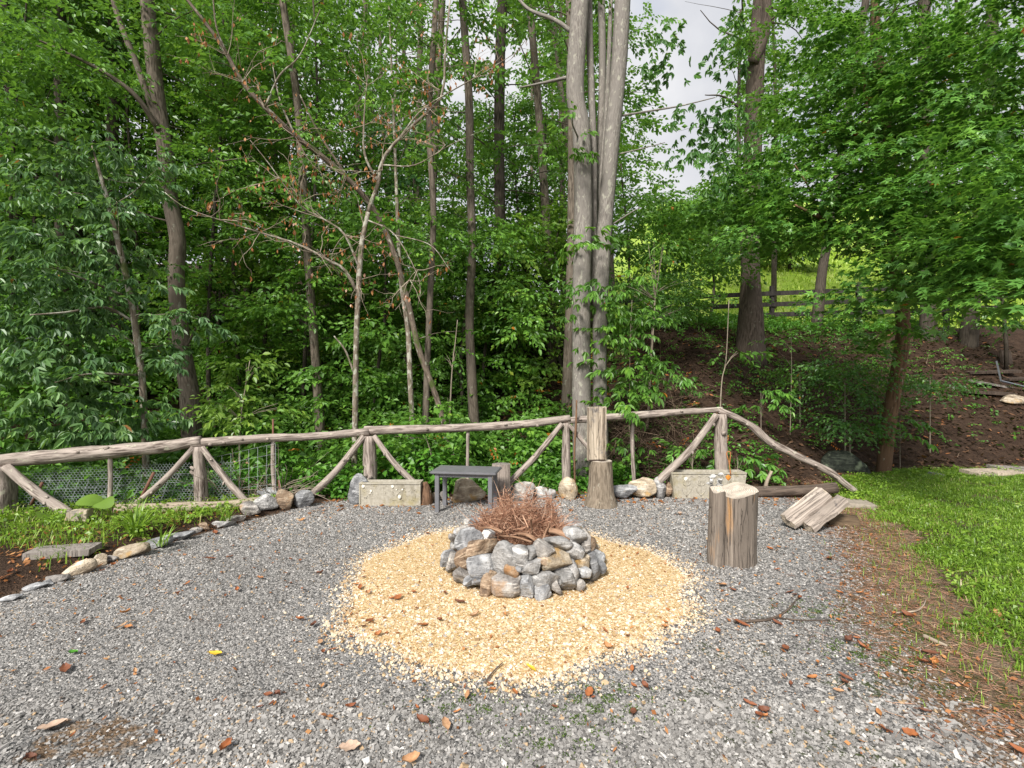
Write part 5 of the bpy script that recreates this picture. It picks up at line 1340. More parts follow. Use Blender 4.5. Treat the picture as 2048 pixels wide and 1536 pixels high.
# ------------------------------------------------------------------ the trees one can tell apart
# twin grey trunks by the fence
tw, two = tree('twin_trunk_tree', 'tall pale grey tree with two thick trunks rising behind the flared stump',
  [(1165, 985, 7.4), (1163, 800, 7.4), (1163, 560, 7.4), (1166, 420, 7.4), (1162, 260, 7.4), (1150, 180, 7.4), (1160, 0, 7.4)], .138, .13, 'bark_grey', 'leaf_mid', 'mid', 5, .3, (.5, .9), 4,
  extra=[(1170, 590, 7.0, 45, 34, 9), (1130, 310, 7.1, 22, 60, 8), (1240, 800, 7.0, 46, 42, 16), (1220, 690, 7.0, 40, 60, 10), (1270, 720, 7.2, 40, 60, 14), (1225, 560, 7.2, 40, 50, 10), (1160, 480, 7.0, 45, 30, 10), (1255, 620, 7.1, 40, 40, 12)], extra_kind='palm', wob=.05, extend=3.5, flare=1.06, nseg=40, ns=18,
  side=[([(1206, 960, 7.45), (1200, 800, 7.45), (1200, 640, 7.45), (1208, 480, 7.45), (1222, 300, 7.45), (1238, 130, 7.45), (1245, 0, 7.45), (1258, -200, 7.45)], [.112, .11, .115, .12, .124, .12]),
        ([(1185, 620, 7.6), (1188, 440, 7.6), (1187, 300, 7.6), (1180, 100, 7.6), (1176, -120, 7.6)], [.05, .055, .055, .052]),
        ([(1192, 560, 7.8), (1197, 350, 7.8), (1205, 150, 7.8), (1200, -100, 7.8)], [.06, .06, .058]),
        ([(1195, 420, 7.7), (1205, 320, 7.7), (1215, 180, 7.7), (1222, 0, 7.7), (1228, -120, 7.7)], [.035, .035, .033]),
        ([(1145, 65, 7.5), (1110, 40, 7.6), (1060, 20, 7.8), (1030, -10, 8)], [.04, .02]), ([(1135, 155, 7.5), (1090, 165, 7.6), (1040, 175, 7.8)], [.03, .012]),
        ([(1240, 232, 7.5), (1300, 222, 7.5), (1360, 212, 7.4), (1430, 195, 7.3)], [.018, .014, .007]), ([(1230, 310, 7.5), (1280, 298, 7.5), (1330, 285, 7.4)], [.014, .005]), ([(1215, 455, 7.5), (1262, 425, 7.5), (1280, 415, 7.5)], [.014, .006])])
cr_ = MB()
for c in ((1425, 203, 7.4, 36, 10, 7), (1375, 214, 7.4, 26, 8, 4), (1412, 120, 7.7, 20, 24, 4), (1400, 250, 7.5, 40, 12, 6), (1462, 90, 7.8, 18, 40, 6), (1440, 20, 7.8, 24, 14, 3), (1340, 50, 7.6, 22, 26, 4), (1430, 270, 7.5, 44, 14, 6), (1390, 310, 7.5, 44, 16, 7), (1470, 225, 7.6, 26, 30, 6), (1310, 120, 7.6, 18, 80, 10), (1440, 340, 7.6, 50, 18, 8)):
    p, a = cl(*c); _fol(cr_, 'palm', p, a, two, .95, nogap=False, pitch=rng.uniform(.3, 1.0, len(p)))
cr_.build('hanging_leaves', M['leaf_dark'], tw, False, False)

# big dark trunk on top of the bank
tree('bank_top_tree', 'thick straight grey-brown trunk standing at the top of the brown bank',
  [(1500, 700, 11.6), (1502, 620, 11.6), (1500, 480, 11.6), (1506, 300, 11.6), (1512, 120, 11.6), (1522, 0, 11.6)], .215, .16, 'bark_bank', 'leaf_mid', 'midlow', 22, .5, (1.6, 3.0), 13,
  extra=[(1450, 520, 11.0, 70, 40, 60), (1380, 440, 11, 90, 60, 110), (1330, 500, 10.5, 80, 60, 90), (1340, 600, 10, 60, 40, 40), (1290, 420, 10.5, 70, 60, 60), (1530, 90, 11.2, 50, 60, 30), (1475, 240, 11, 30, 50, 16), (1420, 350, 11, 55, 26, 16), (1505, 420, 9.6, 60, 40, 40), (1520, 330, 9.8, 50, 40, 30), (1500, 60, 10.4, 44, 50, 26), (1540, 200, 10.2, 40, 50, 24), (1470, 400, 9.4, 60, 34, 34)], extend=5, flare=1.75, wob=.12,
  side=[([(1505, 130, 11.5), (1530, 60, 11.4), (1535, -60, 11.4)], [.14, .1]), ([(1500, 235, 11.5), (1450, 195, 11.3), (1410, 190, 11.2)], [.035, .01])])
tree('leaning_roadside_tree', 'slim dark trunk leaning right before the sunlit meadow',
  [(1632, 605, 14.0), (1642, 560, 14.0), (1652, 500, 14.0), (1668, 400, 14.0), (1700, 200, 14)], .125, .09, 'bark_dark', 'leaf_mid', 'midlow', 14, .5, (1.4, 2.4), 9, extend=4)
tree('roadside_tree', 'dark trunk right of the star-leaved tree at the board fence', [(1856, 655, 12.8), (1856, 600, 12.8), (1852, 450, 12.8), (1850, 200, 12.8)], .165, .12, 'bark_dark', 'leaf_mid', 'midlow', 16, .4, (1.4, 2.6), 10, extend=4)
tree('roadside_tree', 'leaning dark trunk nearest the right end of the board fence', [(1935, 660, 12.6), (1945, 590, 12.6), (1960, 450, 12.6), (1975, 200, 12.6)], .165, .12, 'bark_dark', 'leaf_mid', 'midlow', 16, .4, (1.4, 2.6), 10, extend=4)
# star-leaved tree on the lawn edge
SG = [(1640, 330, 7.4, 150, 55, 85), (1560, 400, 7.6, 150, 45, 85), (1480, 450, 7.8, 130, 45, 70), (1700, 430, 7.0, 150, 50, 90), (1800, 350, 6.4, 130, 60, 85), (1880, 430, 5.8, 120, 50, 75), (1960, 500, 5.2, 110, 50, 60), (2020, 420, 5.0, 90, 60, 55),
      (1850, 540, 5.9, 120, 34, 48), (1770, 575, 6.2, 60, 22, 18), (1690, 600, 6.4, 44, 14, 9), (1960, 560, 5.4, 90, 30, 34), (1740, 240, 7.2, 150, 55, 80), (1620, 250, 7.6, 120, 50, 50), (1880, 260, 6.4, 140, 60, 80), (2010, 300, 5.6, 90, 70, 55),
      (1800, 150, 6.8, 150, 50, 75), (1680, 130, 7.4, 110, 50, 50), (1940, 160, 6.0, 120, 60, 70), (1820, 60, 6.8, 150, 50, 60), (2020, 60, 5.6, 90, 60, 50), (1640, 40, 7.4, 70, 40, 24), (1760, 470, 7.2, 100, 36, 46), (1600, 455, 7.8, 90, 28, 36), (1760, 640, 7.2, 60, 50, 20), (1720, 680, 7.4, 50, 36, 14), (1990, 480, 4.5, 90, 24, 26), (2030, 560, 4.4, 60, 22, 16), (1930, 560, 4.8, 70, 20, 16), (2030, 380, 4.4, 60, 24, 16), (1900, 610, 5.0, 60, 16, 9), (1960, 300, 4.7, 80, 30, 22), (1840, 480, 5.2, 70, 24, 18)]
tree('star_leaf_tree', 'young tree with star-shaped leaves and lichen-spotted leaning trunk on the lawn edge',
  [(1764, 958, 7.85), (1776, 860, 7.8), (1792, 760, 7.8), (1806, 680, 7.75), (1802, 600, 7.7), (1790, 520, 7.7), (1785, 400, 7.6), (1775, 250, 7.6), (1752, 100, 7.6), (1750, 0, 7.6)], .098, .045, 'bark_red', 'leaf_star', 'star', 10, .45, (1.0, 1.8), 6,
  extra=[(a + dx, b + dy, c + dc, d * .75, 15, int(n * .8)) for a, b, c, d, e, n in SG for dx, dy, dc in ((-40, -e * .6, .3), (30, e * .5, -.25))], spray_scale=1.02, extend=1.5, flare=1.05, side=[([(1796, 520, 7.7), (1730, 480, 7.4), (1650, 440, 7.2), (1590, 410, 7.1)], [.05, .035, .015]), ([(1785, 380, 7.6), (1740, 260, 7.2), (1725, 130, 7.0)], [.04, .015]), ([(1790, 500, 7.6), (1860, 440, 6.8), (1960, 400, 5.8)], [.045, .015]), ([(1640, 440, 7.2), (1620, 380, 7.2), (1590, 330, 7.2)], [.02, .008])])
# left: compound-leaved young tree with pale trunk
HK = [(40, 560, 6.3, 100, 36, 34), (170, 500, 6.5, 100, 30, 34), (70, 640, 6.2, 100, 30, 34), (150, 705, 6.3, 90, 26, 30), (50, 745, 6.2, 90, 26, 30), (140, 790, 6.4, 80, 24, 22), (215, 850, 6.5, 70, 24, 22), (50, 840, 6.3, 90, 26, 24), (130, 885, 6.5, 90, 18, 14), (300, 805, 6.4, 50, 24, 10),
      (30, 450, 6.4, 100, 34, 32), (160, 410, 6.6, 100, 30, 32), (270, 560, 6.5, 50, 24, 9), (90, 340, 6.7, 120, 34, 34), (220, 300, 6.8, 90, 34, 28), (310, 720, 6.5, 44, 24, 8), (130, 600, 6.5, 110, 26, 26), (330, 640, 6.5, 36, 20, 5)]
tree('compound_leaf_tree', 'slender pale spotted trunk with drooping compound leaves at the left end of the fence',
  [(296, 905, 6.7), (287, 800, 6.7), (277, 700, 6.7), (262, 600, 6.7), (240, 500, 6.7), (215, 400, 6.7), (195, 330, 6.7)], .042, .008, 'bark_lichen', 'leaf_grey', 'palm', 9, .25, (.9, 1.6), 5, extra=HK, spray_scale=1.05, extend=0.3, flare=1.1, ns=10,
  side=[([(262, 640, 6.7), (210, 615, 6.5), (130, 625, 6.0), (60, 630, 5.7)], [.022, .008]), ([(245, 590, 6.7), (160, 555, 6.2), (90, 530, 5.8)], [.02, .007]), ([(275, 750, 6.7), (180, 748, 6.2), (110, 765, 5.8)], [.018, .006]), ([(270, 690, 6.7), (230, 655, 6.6)], [.018, .006])])
# left: big brown trunk
tree('brown_trunk_tree', 'large brown forked trunk curving up behind the left half of the fence',
  [(388, 880, 8.4), (380, 800, 8.4), (365, 700, 8.4), (352, 560, 8.4), (356, 480, 8.4), (340, 400, 8.4), (330, 300, 8.4), (315, 200, 8.4), (300, 60, 8.4), (294, 0, 8.4)], .128, .1, 'bark_brown', 'leaf_mid', 'mid', 16, .35, (1.2, 2.4), 12, extra=[(360, 640, 7.8, 60, 30, 12), (330, 530, 8, 70, 30, 14), (420, 350, 8.6, 110, 70, 60), (230, 120, 8.2, 120, 80, 60), (420, 120, 8.8, 110, 80, 70), (100, 140, 7.5, 130, 90, 80), (60, 40, 7, 120, 60, 50), (330, 40, 8.6, 120, 50, 40), (60, 230, 7.2, 110, 60, 50)], extend=4, wob=.1,
  side=[([(333, 300, 8.4), (300, 205, 8.3), (270, 120, 8.3), (235, 30, 8.3), (215, -60, 8.3)], [.055, .048, .04]), ([(318, 260, 8.3), (270, 190, 8.0), (200, 140, 7.8), (110, 95, 7.5), (50, 70, 7.3)], [.05, .036, .022, .012]), ([(352, 745, 8.2), (375, 690, 8.0), (395, 650, 7.9)], [.03, .012])])
tree('dim_forest_tree', 'dark slim trunk left of the big brown trunk', [(247, 790, 10.6), (236, 650, 10.6), (226, 480, 10.6), (224, 300, 10.6), (230, 120, 10.6), (225, 0, 10.6)], .12, .08, 'bark_dark', 'leaf_dark', 'midlow', 16, .2, (1.2, 2.6), 12, extend=4)
tree('dim_forest_tree', 'dim trunk at the far left behind the compound leaves', [(140, 800, 10), (130, 620, 10), (122, 400, 10), (120, 100, 10)], .11, .08, 'bark_dark', 'leaf_dark', 'midlow', 18, .15, (1.2, 2.6), 12, extend=4)
tree('slim_forest_tree', 'straight slim trunk between the big brown trunk and the bare tree', [(645, 945, 9.0), (638, 820, 9.0), (626, 650, 9.0), (615, 500, 9.0), (602, 300, 9.0), (592, 180, 9.0), (565, 0, 9.0)], .075, .055, 'bark_brown', 'leaf_mid', 'mid', 20, .3, (1.0, 2.0), 11, extend=3.5, extra=[(620, 560, 8.6, 60, 60, 30), (560, 620, 8.8, 80, 60, 46), (650, 430, 8.8, 80, 60, 40), (660, 810, 8.2, 60, 34, 22), (540, 470, 9, 80, 70, 50)])
tree('leaning_trunk_tree', 'mottled trunk leaning strongly to the left behind the table', [(932, 975, 7.6), (900, 890, 7.6), (868, 780, 7.6), (838, 700, 7.6), (815, 600, 7.7), (790, 510, 7.8), (752, 425, 7.7), (700, 362, 7.5), (640, 310, 7.3), (590, 272, 7.1), (530, 215, 6.9), (485, 165, 6.8), (452, 105, 6.7), (425, 65, 6.6), (375, 0, 6.5)], .044, .014, 'bark_mottled', 'leaf_mid', 'mid', 7, .3, (.4, .9), 3, extend=.8, flare=1.1, nseg=44, side=[([(452, 105, 6.7), (432, 50, 6.6), (425, -20, 6.6)], [.014, .008]), ([(700, 362, 7.5), (640, 270, 7.4), (600, 190, 7.3)], [.02, .01])])
tree('slim_forest_tree', 'slim smooth trunk just left of the leaning trunk', [(846, 1000, 8.0), (850, 880, 8.0), (855, 720, 8.0), (862, 560, 8.0), (867, 420, 8.0), (858, 250, 8.0), (866, 100, 8.0), (872, 0, 8.0)], .052, .04, 'bark_brown', 'leaf_mid', 'mid', 18, .35, (.8, 1.7), 10, extend=3)
tree('slim_forest_tree', 'thin spotted trunk beside the shell trough behind the fence', [(830, 985, 7.7), (826, 880, 7.7), (820, 760, 7.7), (816, 660, 7.8), (800, 540, 7.9), (790, 300, 8)], .042, .012, 'bark_lichen', 'leaf_mid', 'mid', 12, .4, (.6, 1.3), 8, extend=3)
tree('forest_tree', 'grey forked trunk right of the leaning trunk behind the fence', [(952, 880, 9.0), (944, 760, 9.0), (939, 640, 9.0), (944, 500, 9.0), (940, 350, 9.0), (938, 200, 9.0), (925, 0, 9.0)], .082, .06, 'bark_brown', 'leaf_mid', 'mid', 22, .35, (1.0, 2.0), 11, extend=3.5, extra=[(990, 480, 8.4, 80, 50, 44), (880, 480, 8.6, 80, 50, 46), (1050, 640, 8.2, 60, 50, 34), (1080, 580, 8.4, 60, 40, 30)])
tree('forest_tree', 'dark thick trunk deep in the wood above the ferny slope', [(992, 762, 11.0), (995, 640, 11.0), (1000, 480, 11.0), (998, 300, 11.0), (1000, 120, 11.0), (1005, 0, 11.0)], .13, .1, 'bark_dark', 'leaf_mid', 'midlow', 24, .3, (1.4, 2.8), 12, extend=4)
tree('forest_tree', 'brown trunk partly hidden behind the twin grey trunks', [(1133, 815, 9.6), (1138, 700, 9.6), (1142, 560, 9.6), (1145, 300, 9.6), (1140, 0, 9.6)], .1, .08, 'bark_brown', 'leaf_mid', 'midlow', 16, .4, (1.2, 2.4), 11, extend=4)
# the half-dead tree with bare limbs and brown hanging leaves
dt_org = None
dt, dt_org = tree('bare_limbed_tree', 'pale mossy young tree with dead forking limbs and brown withered leaves', [(706, 975, 7.0), (710, 860, 7.0), (712, 700, 7.0), (716, 600, 7.0), (722, 500, 7.0), (736, 425, 7.0)], .04, .034, 'bark_lichen', 'leaf_mid', 'mid', 0, .5, extend=0, flare=1.15, ns=12,
  side=[([(736, 425, 7.0), (742, 405, 7.0), (757, 365, 7.0), (765, 320, 6.95), (800, 275, 6.9), (850, 228, 6.85), (885, 190, 6.8), (890, 110, 6.8), (900, 0, 6.8)], [.033, .028, .024, .018, .012]),
        ([(716, 590, 7.0), (690, 540, 6.9), (655, 520, 6.8), (600, 490, 6.7), (520, 465, 6.6), (440, 440, 6.5), (370, 415, 6.4), (330, 385, 6.4)], [.026, .02, .014, .008, .005]),
        ([(708, 745, 7.0), (690, 700, 6.95), (668, 672, 6.9)], [.018, .009]), ([(720, 540, 7), (690, 470, 6.9), (650, 440, 6.8), (600, 410, 6.7), (540, 330, 6.6), (500, 280, 6.5)], [.02, .014, .008, .004]),
        ([(757, 365, 7.0), (730, 310, 6.9), (728, 240, 6.9), (735, 150, 6.9)], [.022, .014, .006]), ([(800, 275, 6.9), (850, 215, 6.8), (960, 150, 6.7), (1040, 100, 6.7)], [.016, .008, .004]), ([(765, 330, 6.9), (830, 330, 6.8), (900, 290, 6.7), (990, 250, 6.6)], [.014, .007, .003]),
        ([(735, 440, 7.0), (790, 470, 6.8), (838, 560, 6.6), (835, 620, 6.6)], [.012, .007, .004]), ([(790, 470, 6.8), (860, 490, 6.7), (900, 540, 6.6)], [.008, .004]), ([(590, 272, 6.7), (560, 200, 6.7), (545, 130, 6.7)], [.016, .006]), ([(530, 215, 6.6), (560, 150, 6.5), (600, 110, 6.5), (640, 20, 6.5)], [.014, .006])])
tb_, dl = MB(), MB(); tips = []
roots = [((640, 505), 6.8), ((600, 490), 6.7), ((520, 465), 6.6), ((440, 440), 6.5), ((600, 410), 6.7), ((560, 355), 6.6), ((690, 470), 6.9), ((650, 440), 6.8), ((730, 250), 6.9), ((735, 170), 6.9), ((850, 215), 6.8), ((950, 155), 6.7), ((890, 290), 6.7), ((835, 540), 6.6), ((640, 310), 6.8), ((530, 215), 6.6), ((590, 272), 6.7), ((485, 165), 6.5), ((725, 480), 7), ((720, 560), 7), ((765, 340), 6.9), ((880, 180), 6.8), ((820, 560), 6.6), ((690, 350), 6.9), ((455, 110), 6.4), ((800, 280), 6.9), ((890, 100), 6.8)]
for (a, b), Y in roots:
    for k in range(4):
        d = np.array([random.gauss(0, 1), random.gauss(-.2, .6), random.gauss(.15, .7)])
        q = limb(tb_, P(a, b, Y) - dt_org, d, random.uniform(.35, .95), .006, 6, .02, .22, 4); tips += [q[-1], q[-2], q[3]]
        for j in range(3):
            q2 = limb(tb_, q[random.randint(2, 5)], d + rng.normal(0, .8, 3), random.uniform(.15, .4), .0035, 4, 0, .25, 3); tips += [q2[-1], q2[2]]
tb_.build('bare_twigs', M['dead_wood'], dt)
tips = np.array(tips); sel = tips[rng.random(len(tips)) < .5]
sel = np.repeat(sel, 2, 0) + rng.normal(0, .02, (len(sel) * 2, 3)); N = len(sel); L = rng.uniform(.035, .075, N); az = rng.random(N) * 6.28
dv = np.stack([np.cos(az) * .35, np.sin(az) * .35, -np.ones(N)], -1) * L[:, None]; sv = np.stack([-np.sin(az), np.cos(az), rng.normal(0, .2, N)], -1) * (L * .26)[:, None]
v = np.stack([sel, sel + dv * .5 + sv, sel + dv, sel + dv * .5 - sv], 1)
dl.add(v.reshape(-1, 3), np.arange(N)[:, None] * 4 + np.arange(4)[None], None, rng.random(N))
tag(dl.build('withered_leaves', M['leaf_dead'], dt, False, False), 'small brown withered leaves hanging from the bare twigs')

# saplings and shrubs
def sapling(name, label, path, r, leaf, kind, clumps, cat='sapling', group=None, sc=1.0, bark='twig'):
    w = pix_path(path); org = np.array([w[0][0], w[0][1], float(ground_z(w[0][0], w[0][1]))]); w[0] = org - [0, 0, .05]
    t = empty(name, label, cat, group, loc=org); mb = MB()
    q = smoothpath(w, 16); tube(mb, q - org, [r, r * .4], 6, .1)
    cr_ = MB()
    for c in clumps:
        p, a = cl(*c); _fol(cr_, kind, p, a + rng.normal(0, .6, len(p)), org, sc)
        for j in range(min(5, len(p))):
            k = np.argmin(np.linalg.norm(q - p[j] + [0, 0, .25], axis=1)); tube(mb, np.array([q[k], (q[k] + p[j]) / 2 + [0, 0, .03], p[j]]) - org, [r * .4, r * .15], 4, 0, False)
    mb.build('stem', M[bark], t)
    if cr_.n: cr_.build('crown', M[leaf], t, False, False)
    return t
sapling('lime_sapling', 'pale lime-green sapling glowing above the fence between big brown trunk and slim trunk', [(478, 960, 6.9), (480, 860, 6.9), (490, 780, 6.9), (500, 720, 6.9)], .012, 'leaf_lime', 'mid', [(500, 728, 6.9, 40, 18, 13), (470, 775, 6.9, 22, 14, 5), (440, 810, 6.8, 40, 18, 12), (480, 835, 6.8, 60, 22, 16), (545, 810, 6.9, 30, 14, 6)])
sapling('heart_leaf_sapling', 'broad-leaved sapling with light heart-shaped leaves behind the left brace of the trough', [(880, 1000, 7.0), (860, 900, 7.0), (840, 850, 7.0)], .012, 'leaf_ground', 'vine', [(860, 905, 6.8, 36, 28, 22), (835, 930, 6.8, 30, 24, 14), (800, 900, 6.9, 34, 40, 18)], sc=1.3)
sapling('thin_sapling', 'thin bare-stemmed sapling between the leaning and the grey forked trunks', [(893, 850, 7.8), (903, 760, 7.8), (910, 690, 7.8), (915, 640, 7.8)], .014, 'leaf_mid', 'mid', [(905, 700, 7.8, 22, 30, 5), (900, 820, 7.7, 24, 34, 8)])
sapling('young_hemlock', 'small dark feathery hemlock right of the twin grey trunks', [(1300, 760, 9.4), (1304, 680, 9.4), (1308, 600, 9.4), (1312, 540, 9.4)], .025, 'leaf_dark', 'needle', [(1310, 590, 9.4, 70, 50, 90), (1330, 560, 9.3, 60, 30, 50), (1290, 630, 9.4, 60, 34, 50), (1350, 620, 9.4, 50, 30, 30)], sc=1.5)
sapling('bank_sapling', 'bare thin sapling rising just above the fence corner post', [(1437, 830, 7.6), (1443, 770, 7.6), (1452, 720, 7.6), (1458, 600, 7.6)], .012, 'leaf_mid', 'mid', [(1460, 700, 7.6, 30, 20, 4)])
sapling('bank_sapling', 'slim pale sapling on the bank right of the corner post', [(1580, 800, 8.6), (1583, 740, 8.6), (1582, 660, 8.6)], .009, 'leaf_mid', 'mid', [(1570, 680, 8.6, 40, 24, 7)])
sapling('bank_sapling', 'slim brown sapling on the bank near the hemlock', [(1294, 830, 8.2), (1300, 760, 8.2), (1305, 690, 8.2), (1310, 600, 8.2)], .02, 'leaf_mid', 'pinnate', [(1270, 560, 8, 50, 40, 16), (1320, 500, 8.2, 40, 40, 12)])
sapling('bank_sapling', 'thin sapling left of the hemlock by the twin trunks', [(1258, 800, 7.8), (1260, 700, 7.8), (1264, 600, 7.8)], .009, 'leaf_mid', 'palm', [(1262, 640, 7.7, 36, 50, 16), (1262, 760, 7.6, 40, 40, 12), (1255, 880, 7.2, 24, 24, 6)])
for k, (px, py, Y, rx, ry, n, lab) in enumerate(((1690, 760, 8.3, 90, 70, 150, 'dark fine-leaved bush left of the star-leaved trunk'), (1700, 850, 7.9, 60, 30, 60, 'low dark leafy bush above the lichen boulder'), (1860, 770, 8.8, 60, 34, 60, 'small dark bush right of the star-leaved trunk'), (1600, 745, 9.0, 70, 30, 50, 'feathery spreading bush halfway up the bank'))):
    sapling('bank_bush', lab, [(px, py + 70, Y), (px, py, Y)], .015, 'leaf_dark' if k != 3 else 'leaf_mid', 'small', [(px, py, Y, rx, ry, n)], 'bush', sc=1.35)
for k, (px, py, Y, lab) in enumerate(((1522, 785, 8.1, 'broad-leaved seedling in the middle of the brown bank'), (1475, 915, 7.0, 'green seedling behind the corner post'), (1385, 895, 7.1, 'leafy seedling between rail brace and tulip planter'), (1330, 750, 8.6, 'small leafy seedling high on the bank near the sapling'), (1800, 840, 8.2, 'seedling at the bank foot right of the leaning trunk'))):
    sapling('seedling', lab, [(px, py + 40, Y), (px, py, Y)], .007, 'leaf_star', 'palm', [(px, py, Y, 26, 12, 6), (px, py + 22, Y, 20, 12, 3)], 'seedling')

# ------------------------------------------------------------------ deep forest behind
def forest_tree(x, y, h, r, bark, leaf, nb, per, blen, low, label, group, kind='far', sc=1.0):
    z = float(ground_z(x, y)); org = np.array([x, y, z])
    t = empty('background_tree', label, 'tree', group, loc=org)
    mb, cr_ = MB(), MB()
    lean = rng.normal(0, .04, 2)
    pts = np.array([[lean[0] * q * h + .15 * math.sin(q * 4 + x), lean[1] * q * h, q * h - .2] for q in np.linspace(0, 1, 9)])
    tube(mb, pts, [r * 1.25, r, r * .75, r * .4], 8, .06)
    for b in range(nb):
        u = low + (1 - low) * (b + random.random()) / nb
        p = np.array([np.interp(u, np.linspace(0, 1, 9), pts[:, i]) for i in range(3)]); az = random.uniform(0, 6.283); L = random.uniform(*blen) * (1.1 - .4 * u)
        q = limb(mb, p, (math.cos(az), math.sin(az), .3 + random.gauss(0, .2)), L, r * .16, 4, -.03, ns=4)
        ts = rng.uniform(.2, 1, per) * 3.99; i0 = ts.astype(int); pp = q[i0] + (q[i0 + 1] - q[i0]) * (ts - i0)[:, None] + rng.normal(0, .17 * L, (per, 3)) * np.array([1, 1, .6])
        _fol(cr_, kind, pp + org, az + rng.normal(0, 1, per), org, sc)
    mb.build('trunk', M[bark], t)
    if cr_.n: cr_.build('crown', M[leaf], t, False, False)
    return t
random.seed(5)
GA = 'trees deep in the wood left of the twin trunks'
cnt = 0
for k in range(400):
    y = random.uniform(10.5, 27); x = random.uniform(-1.25 * y, 0.16 * y)
    px = 1024 + F * x / y
    if any(abs(px - q) < 26 for q in (370, 640, 940, 995, 250)): continue
    bt = [o for o in bpy.data.objects if o.name.startswith('background_tree')]
    if any((o.location.x - x) ** 2 + (o.location.y - y) ** 2 < 3.6 for o in bt): continue
    near = y < 17
    h = random.uniform(12, 17)
    left = px < 560
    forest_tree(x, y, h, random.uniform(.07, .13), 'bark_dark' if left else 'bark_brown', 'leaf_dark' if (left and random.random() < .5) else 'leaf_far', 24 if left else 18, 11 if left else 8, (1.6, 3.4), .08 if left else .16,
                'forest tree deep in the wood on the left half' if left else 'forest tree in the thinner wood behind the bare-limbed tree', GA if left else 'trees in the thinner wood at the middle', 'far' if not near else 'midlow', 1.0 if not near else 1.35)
    cnt += 1
    if cnt >= 36: break
for (x, y, h, lab) in ((3.6, 16.5, 12, 'leafy tree behind the board fence just right of the twin trunks'), (2.2, 19, 13, 'leafy tree across the road behind the twin trunks'), (9.0, 18.5, 12, 'leafy tree across the road behind the star-leaved tree'), (14, 17.5, 13, 'leafy tree across the road at the right edge'), (11.5, 21, 14, 'tall leafy tree up the meadow behind the star-leaved tree'), (18, 20, 14, 'tall leafy tree up the meadow at the right edge')):
    forest_tree(x, y, h, .1, 'bark_dark', 'leaf_far', 26, 10, (1.6, 3.2), .3, lab, 'trees across the road', 'far')
# small round trees and scrub on the far slope
for (px, py, Y, s, lab) in ((1420, 470, 34, 1.6, 'round pale tree far up the meadow left of the thick bank trunk'), (1580, 480, 30, 1.5, 'round yellow-green tree far up the meadow right of the thick bank trunk'), (1440, 420, 60, 3.0, 'tree clump on the far meadow ridge'), (1360, 430, 50, 3, 'round dark tree on the far slope in the sky gap')):
    c = P(px, py, Y); g = float(ground_z(c[0], c[1])); org = np.array([c[0], c[1], g]); t = empty('meadow_tree', lab, 'tree', loc=org)
    mb = MB(); tube(mb, np.array([[0, 0, -.3], [0, 0, max(1.0, c[2] - g)]]), [.15, .1], 6); mb.build('trunk', M['bark_dark'], t)
    cr_ = MB(); p, a = cloud(260, c, (s * 1.3, s * 1.3, s), .3); _fol(cr_, 'far', p, a, org, 1.6, nogap=False); cr_.build('crown', M['leaf_lime'] if Y < 40 else M['leaf_far'], t, False, False)

# ------------------------------------------------------------------ understory: leafy young trees between the trunks
def understory(px, Y, py0, py1, tiers, n, wide, leaf, kind, sc, label, group):
    x = X(px, Y); z = float(ground_z(x, Y)); org = np.array([x, Y, z])
    t = empty('understory_tree', label, 'tree', group, loc=org); mb, cr_ = MB(), MB()
    ztop = CAMZ - (py1 - 768) / F * Y; zlow = max(z + .3, CAMZ - (py0 - 768) / F * Y)
    pts = np.array([[.12 * math.sin(q * 5 + px), .1 * math.cos(q * 4 + px), q * (ztop - z)] for q in np.linspace(0, 1, 9)])
    tube(mb, pts, [.045, .015], 6, .05)
    for k in range(tiers):
        h = zlow + (ztop - zlow) * (k + random.random()) / tiers; az = random.uniform(0, 6.283); r = wide * random.uniform(.5, 1.1)
        c = np.array([x + math.cos(az) * r * .7, Y + math.sin(az) * r * .7, h])
        p0 = np.array([np.interp(h - z - .25, pts[:, 2], pts[:, 0]), np.interp(h - z - .25, pts[:, 2], pts[:, 1]), max(.1, h - z - .25)])
        tube(mb, smoothpath([p0, (p0 + c - org) / 2 + [0, 0, .08], c - org], 5), [.014, .005], 4, 0, False)
        p, a = cloud(n, c, (r * .75, r * .75, r * .22), .1)
        p[:, 2] -= .25 * np.hypot(p[:, 0] - c[0], p[:, 1] - c[1])
        _fol(cr_, kind, p, a + rng.normal(0, .5, n), org, sc, tone=np.clip(rng.normal(.25 + .5 * random.random(), .15, n), 0, 1))
    mb.build('stem', M['bark_dark'], t)
    if cr_.n: cr_.build('crown', M[leaf], t, False, False)
random.seed(9); taken = []
for k in range(500):
    px = random.uniform(-160, 1120); Y = random.uniform(9.6, 14.5)
    if any(abs(px - a) < 44 and abs(Y - b) < 1.6 for a, b in taken): continue
    taken.append((px, Y))
    mid = px > 640
    zone = 'behind the compound leaves at far left' if px < 300 else 'around the big brown trunk' if px < 560 else 'around the bare-limbed tree' if px < 830 else 'left of the twin grey trunks'
    lf = random.choice(['leaf_mid', 'leaf_far', 'leaf_warm', 'leaf_cool', 'leaf_mid']); tone_ = {'leaf_mid': 'mid-green', 'leaf_far': 'fresh green', 'leaf_warm': 'yellow-green', 'leaf_cool': 'blue-green'}[lf]; dep_ = 'nearer ' if Y < 11.8 else 'farther '
    understory(px, Y, 900, 430 if (mid and Y < 12.5) else (200 if mid else -60), 12 if mid else 19, 20 if mid else 22, 1.05, lf, random.choice(['midlow', 'midlow', 'pinnate2', 'vine2']), 1.15, dep_ + tone_ + ' young understory tree ' + zone, 'understory trees ' + zone)
    if len(taken) >= 74: break
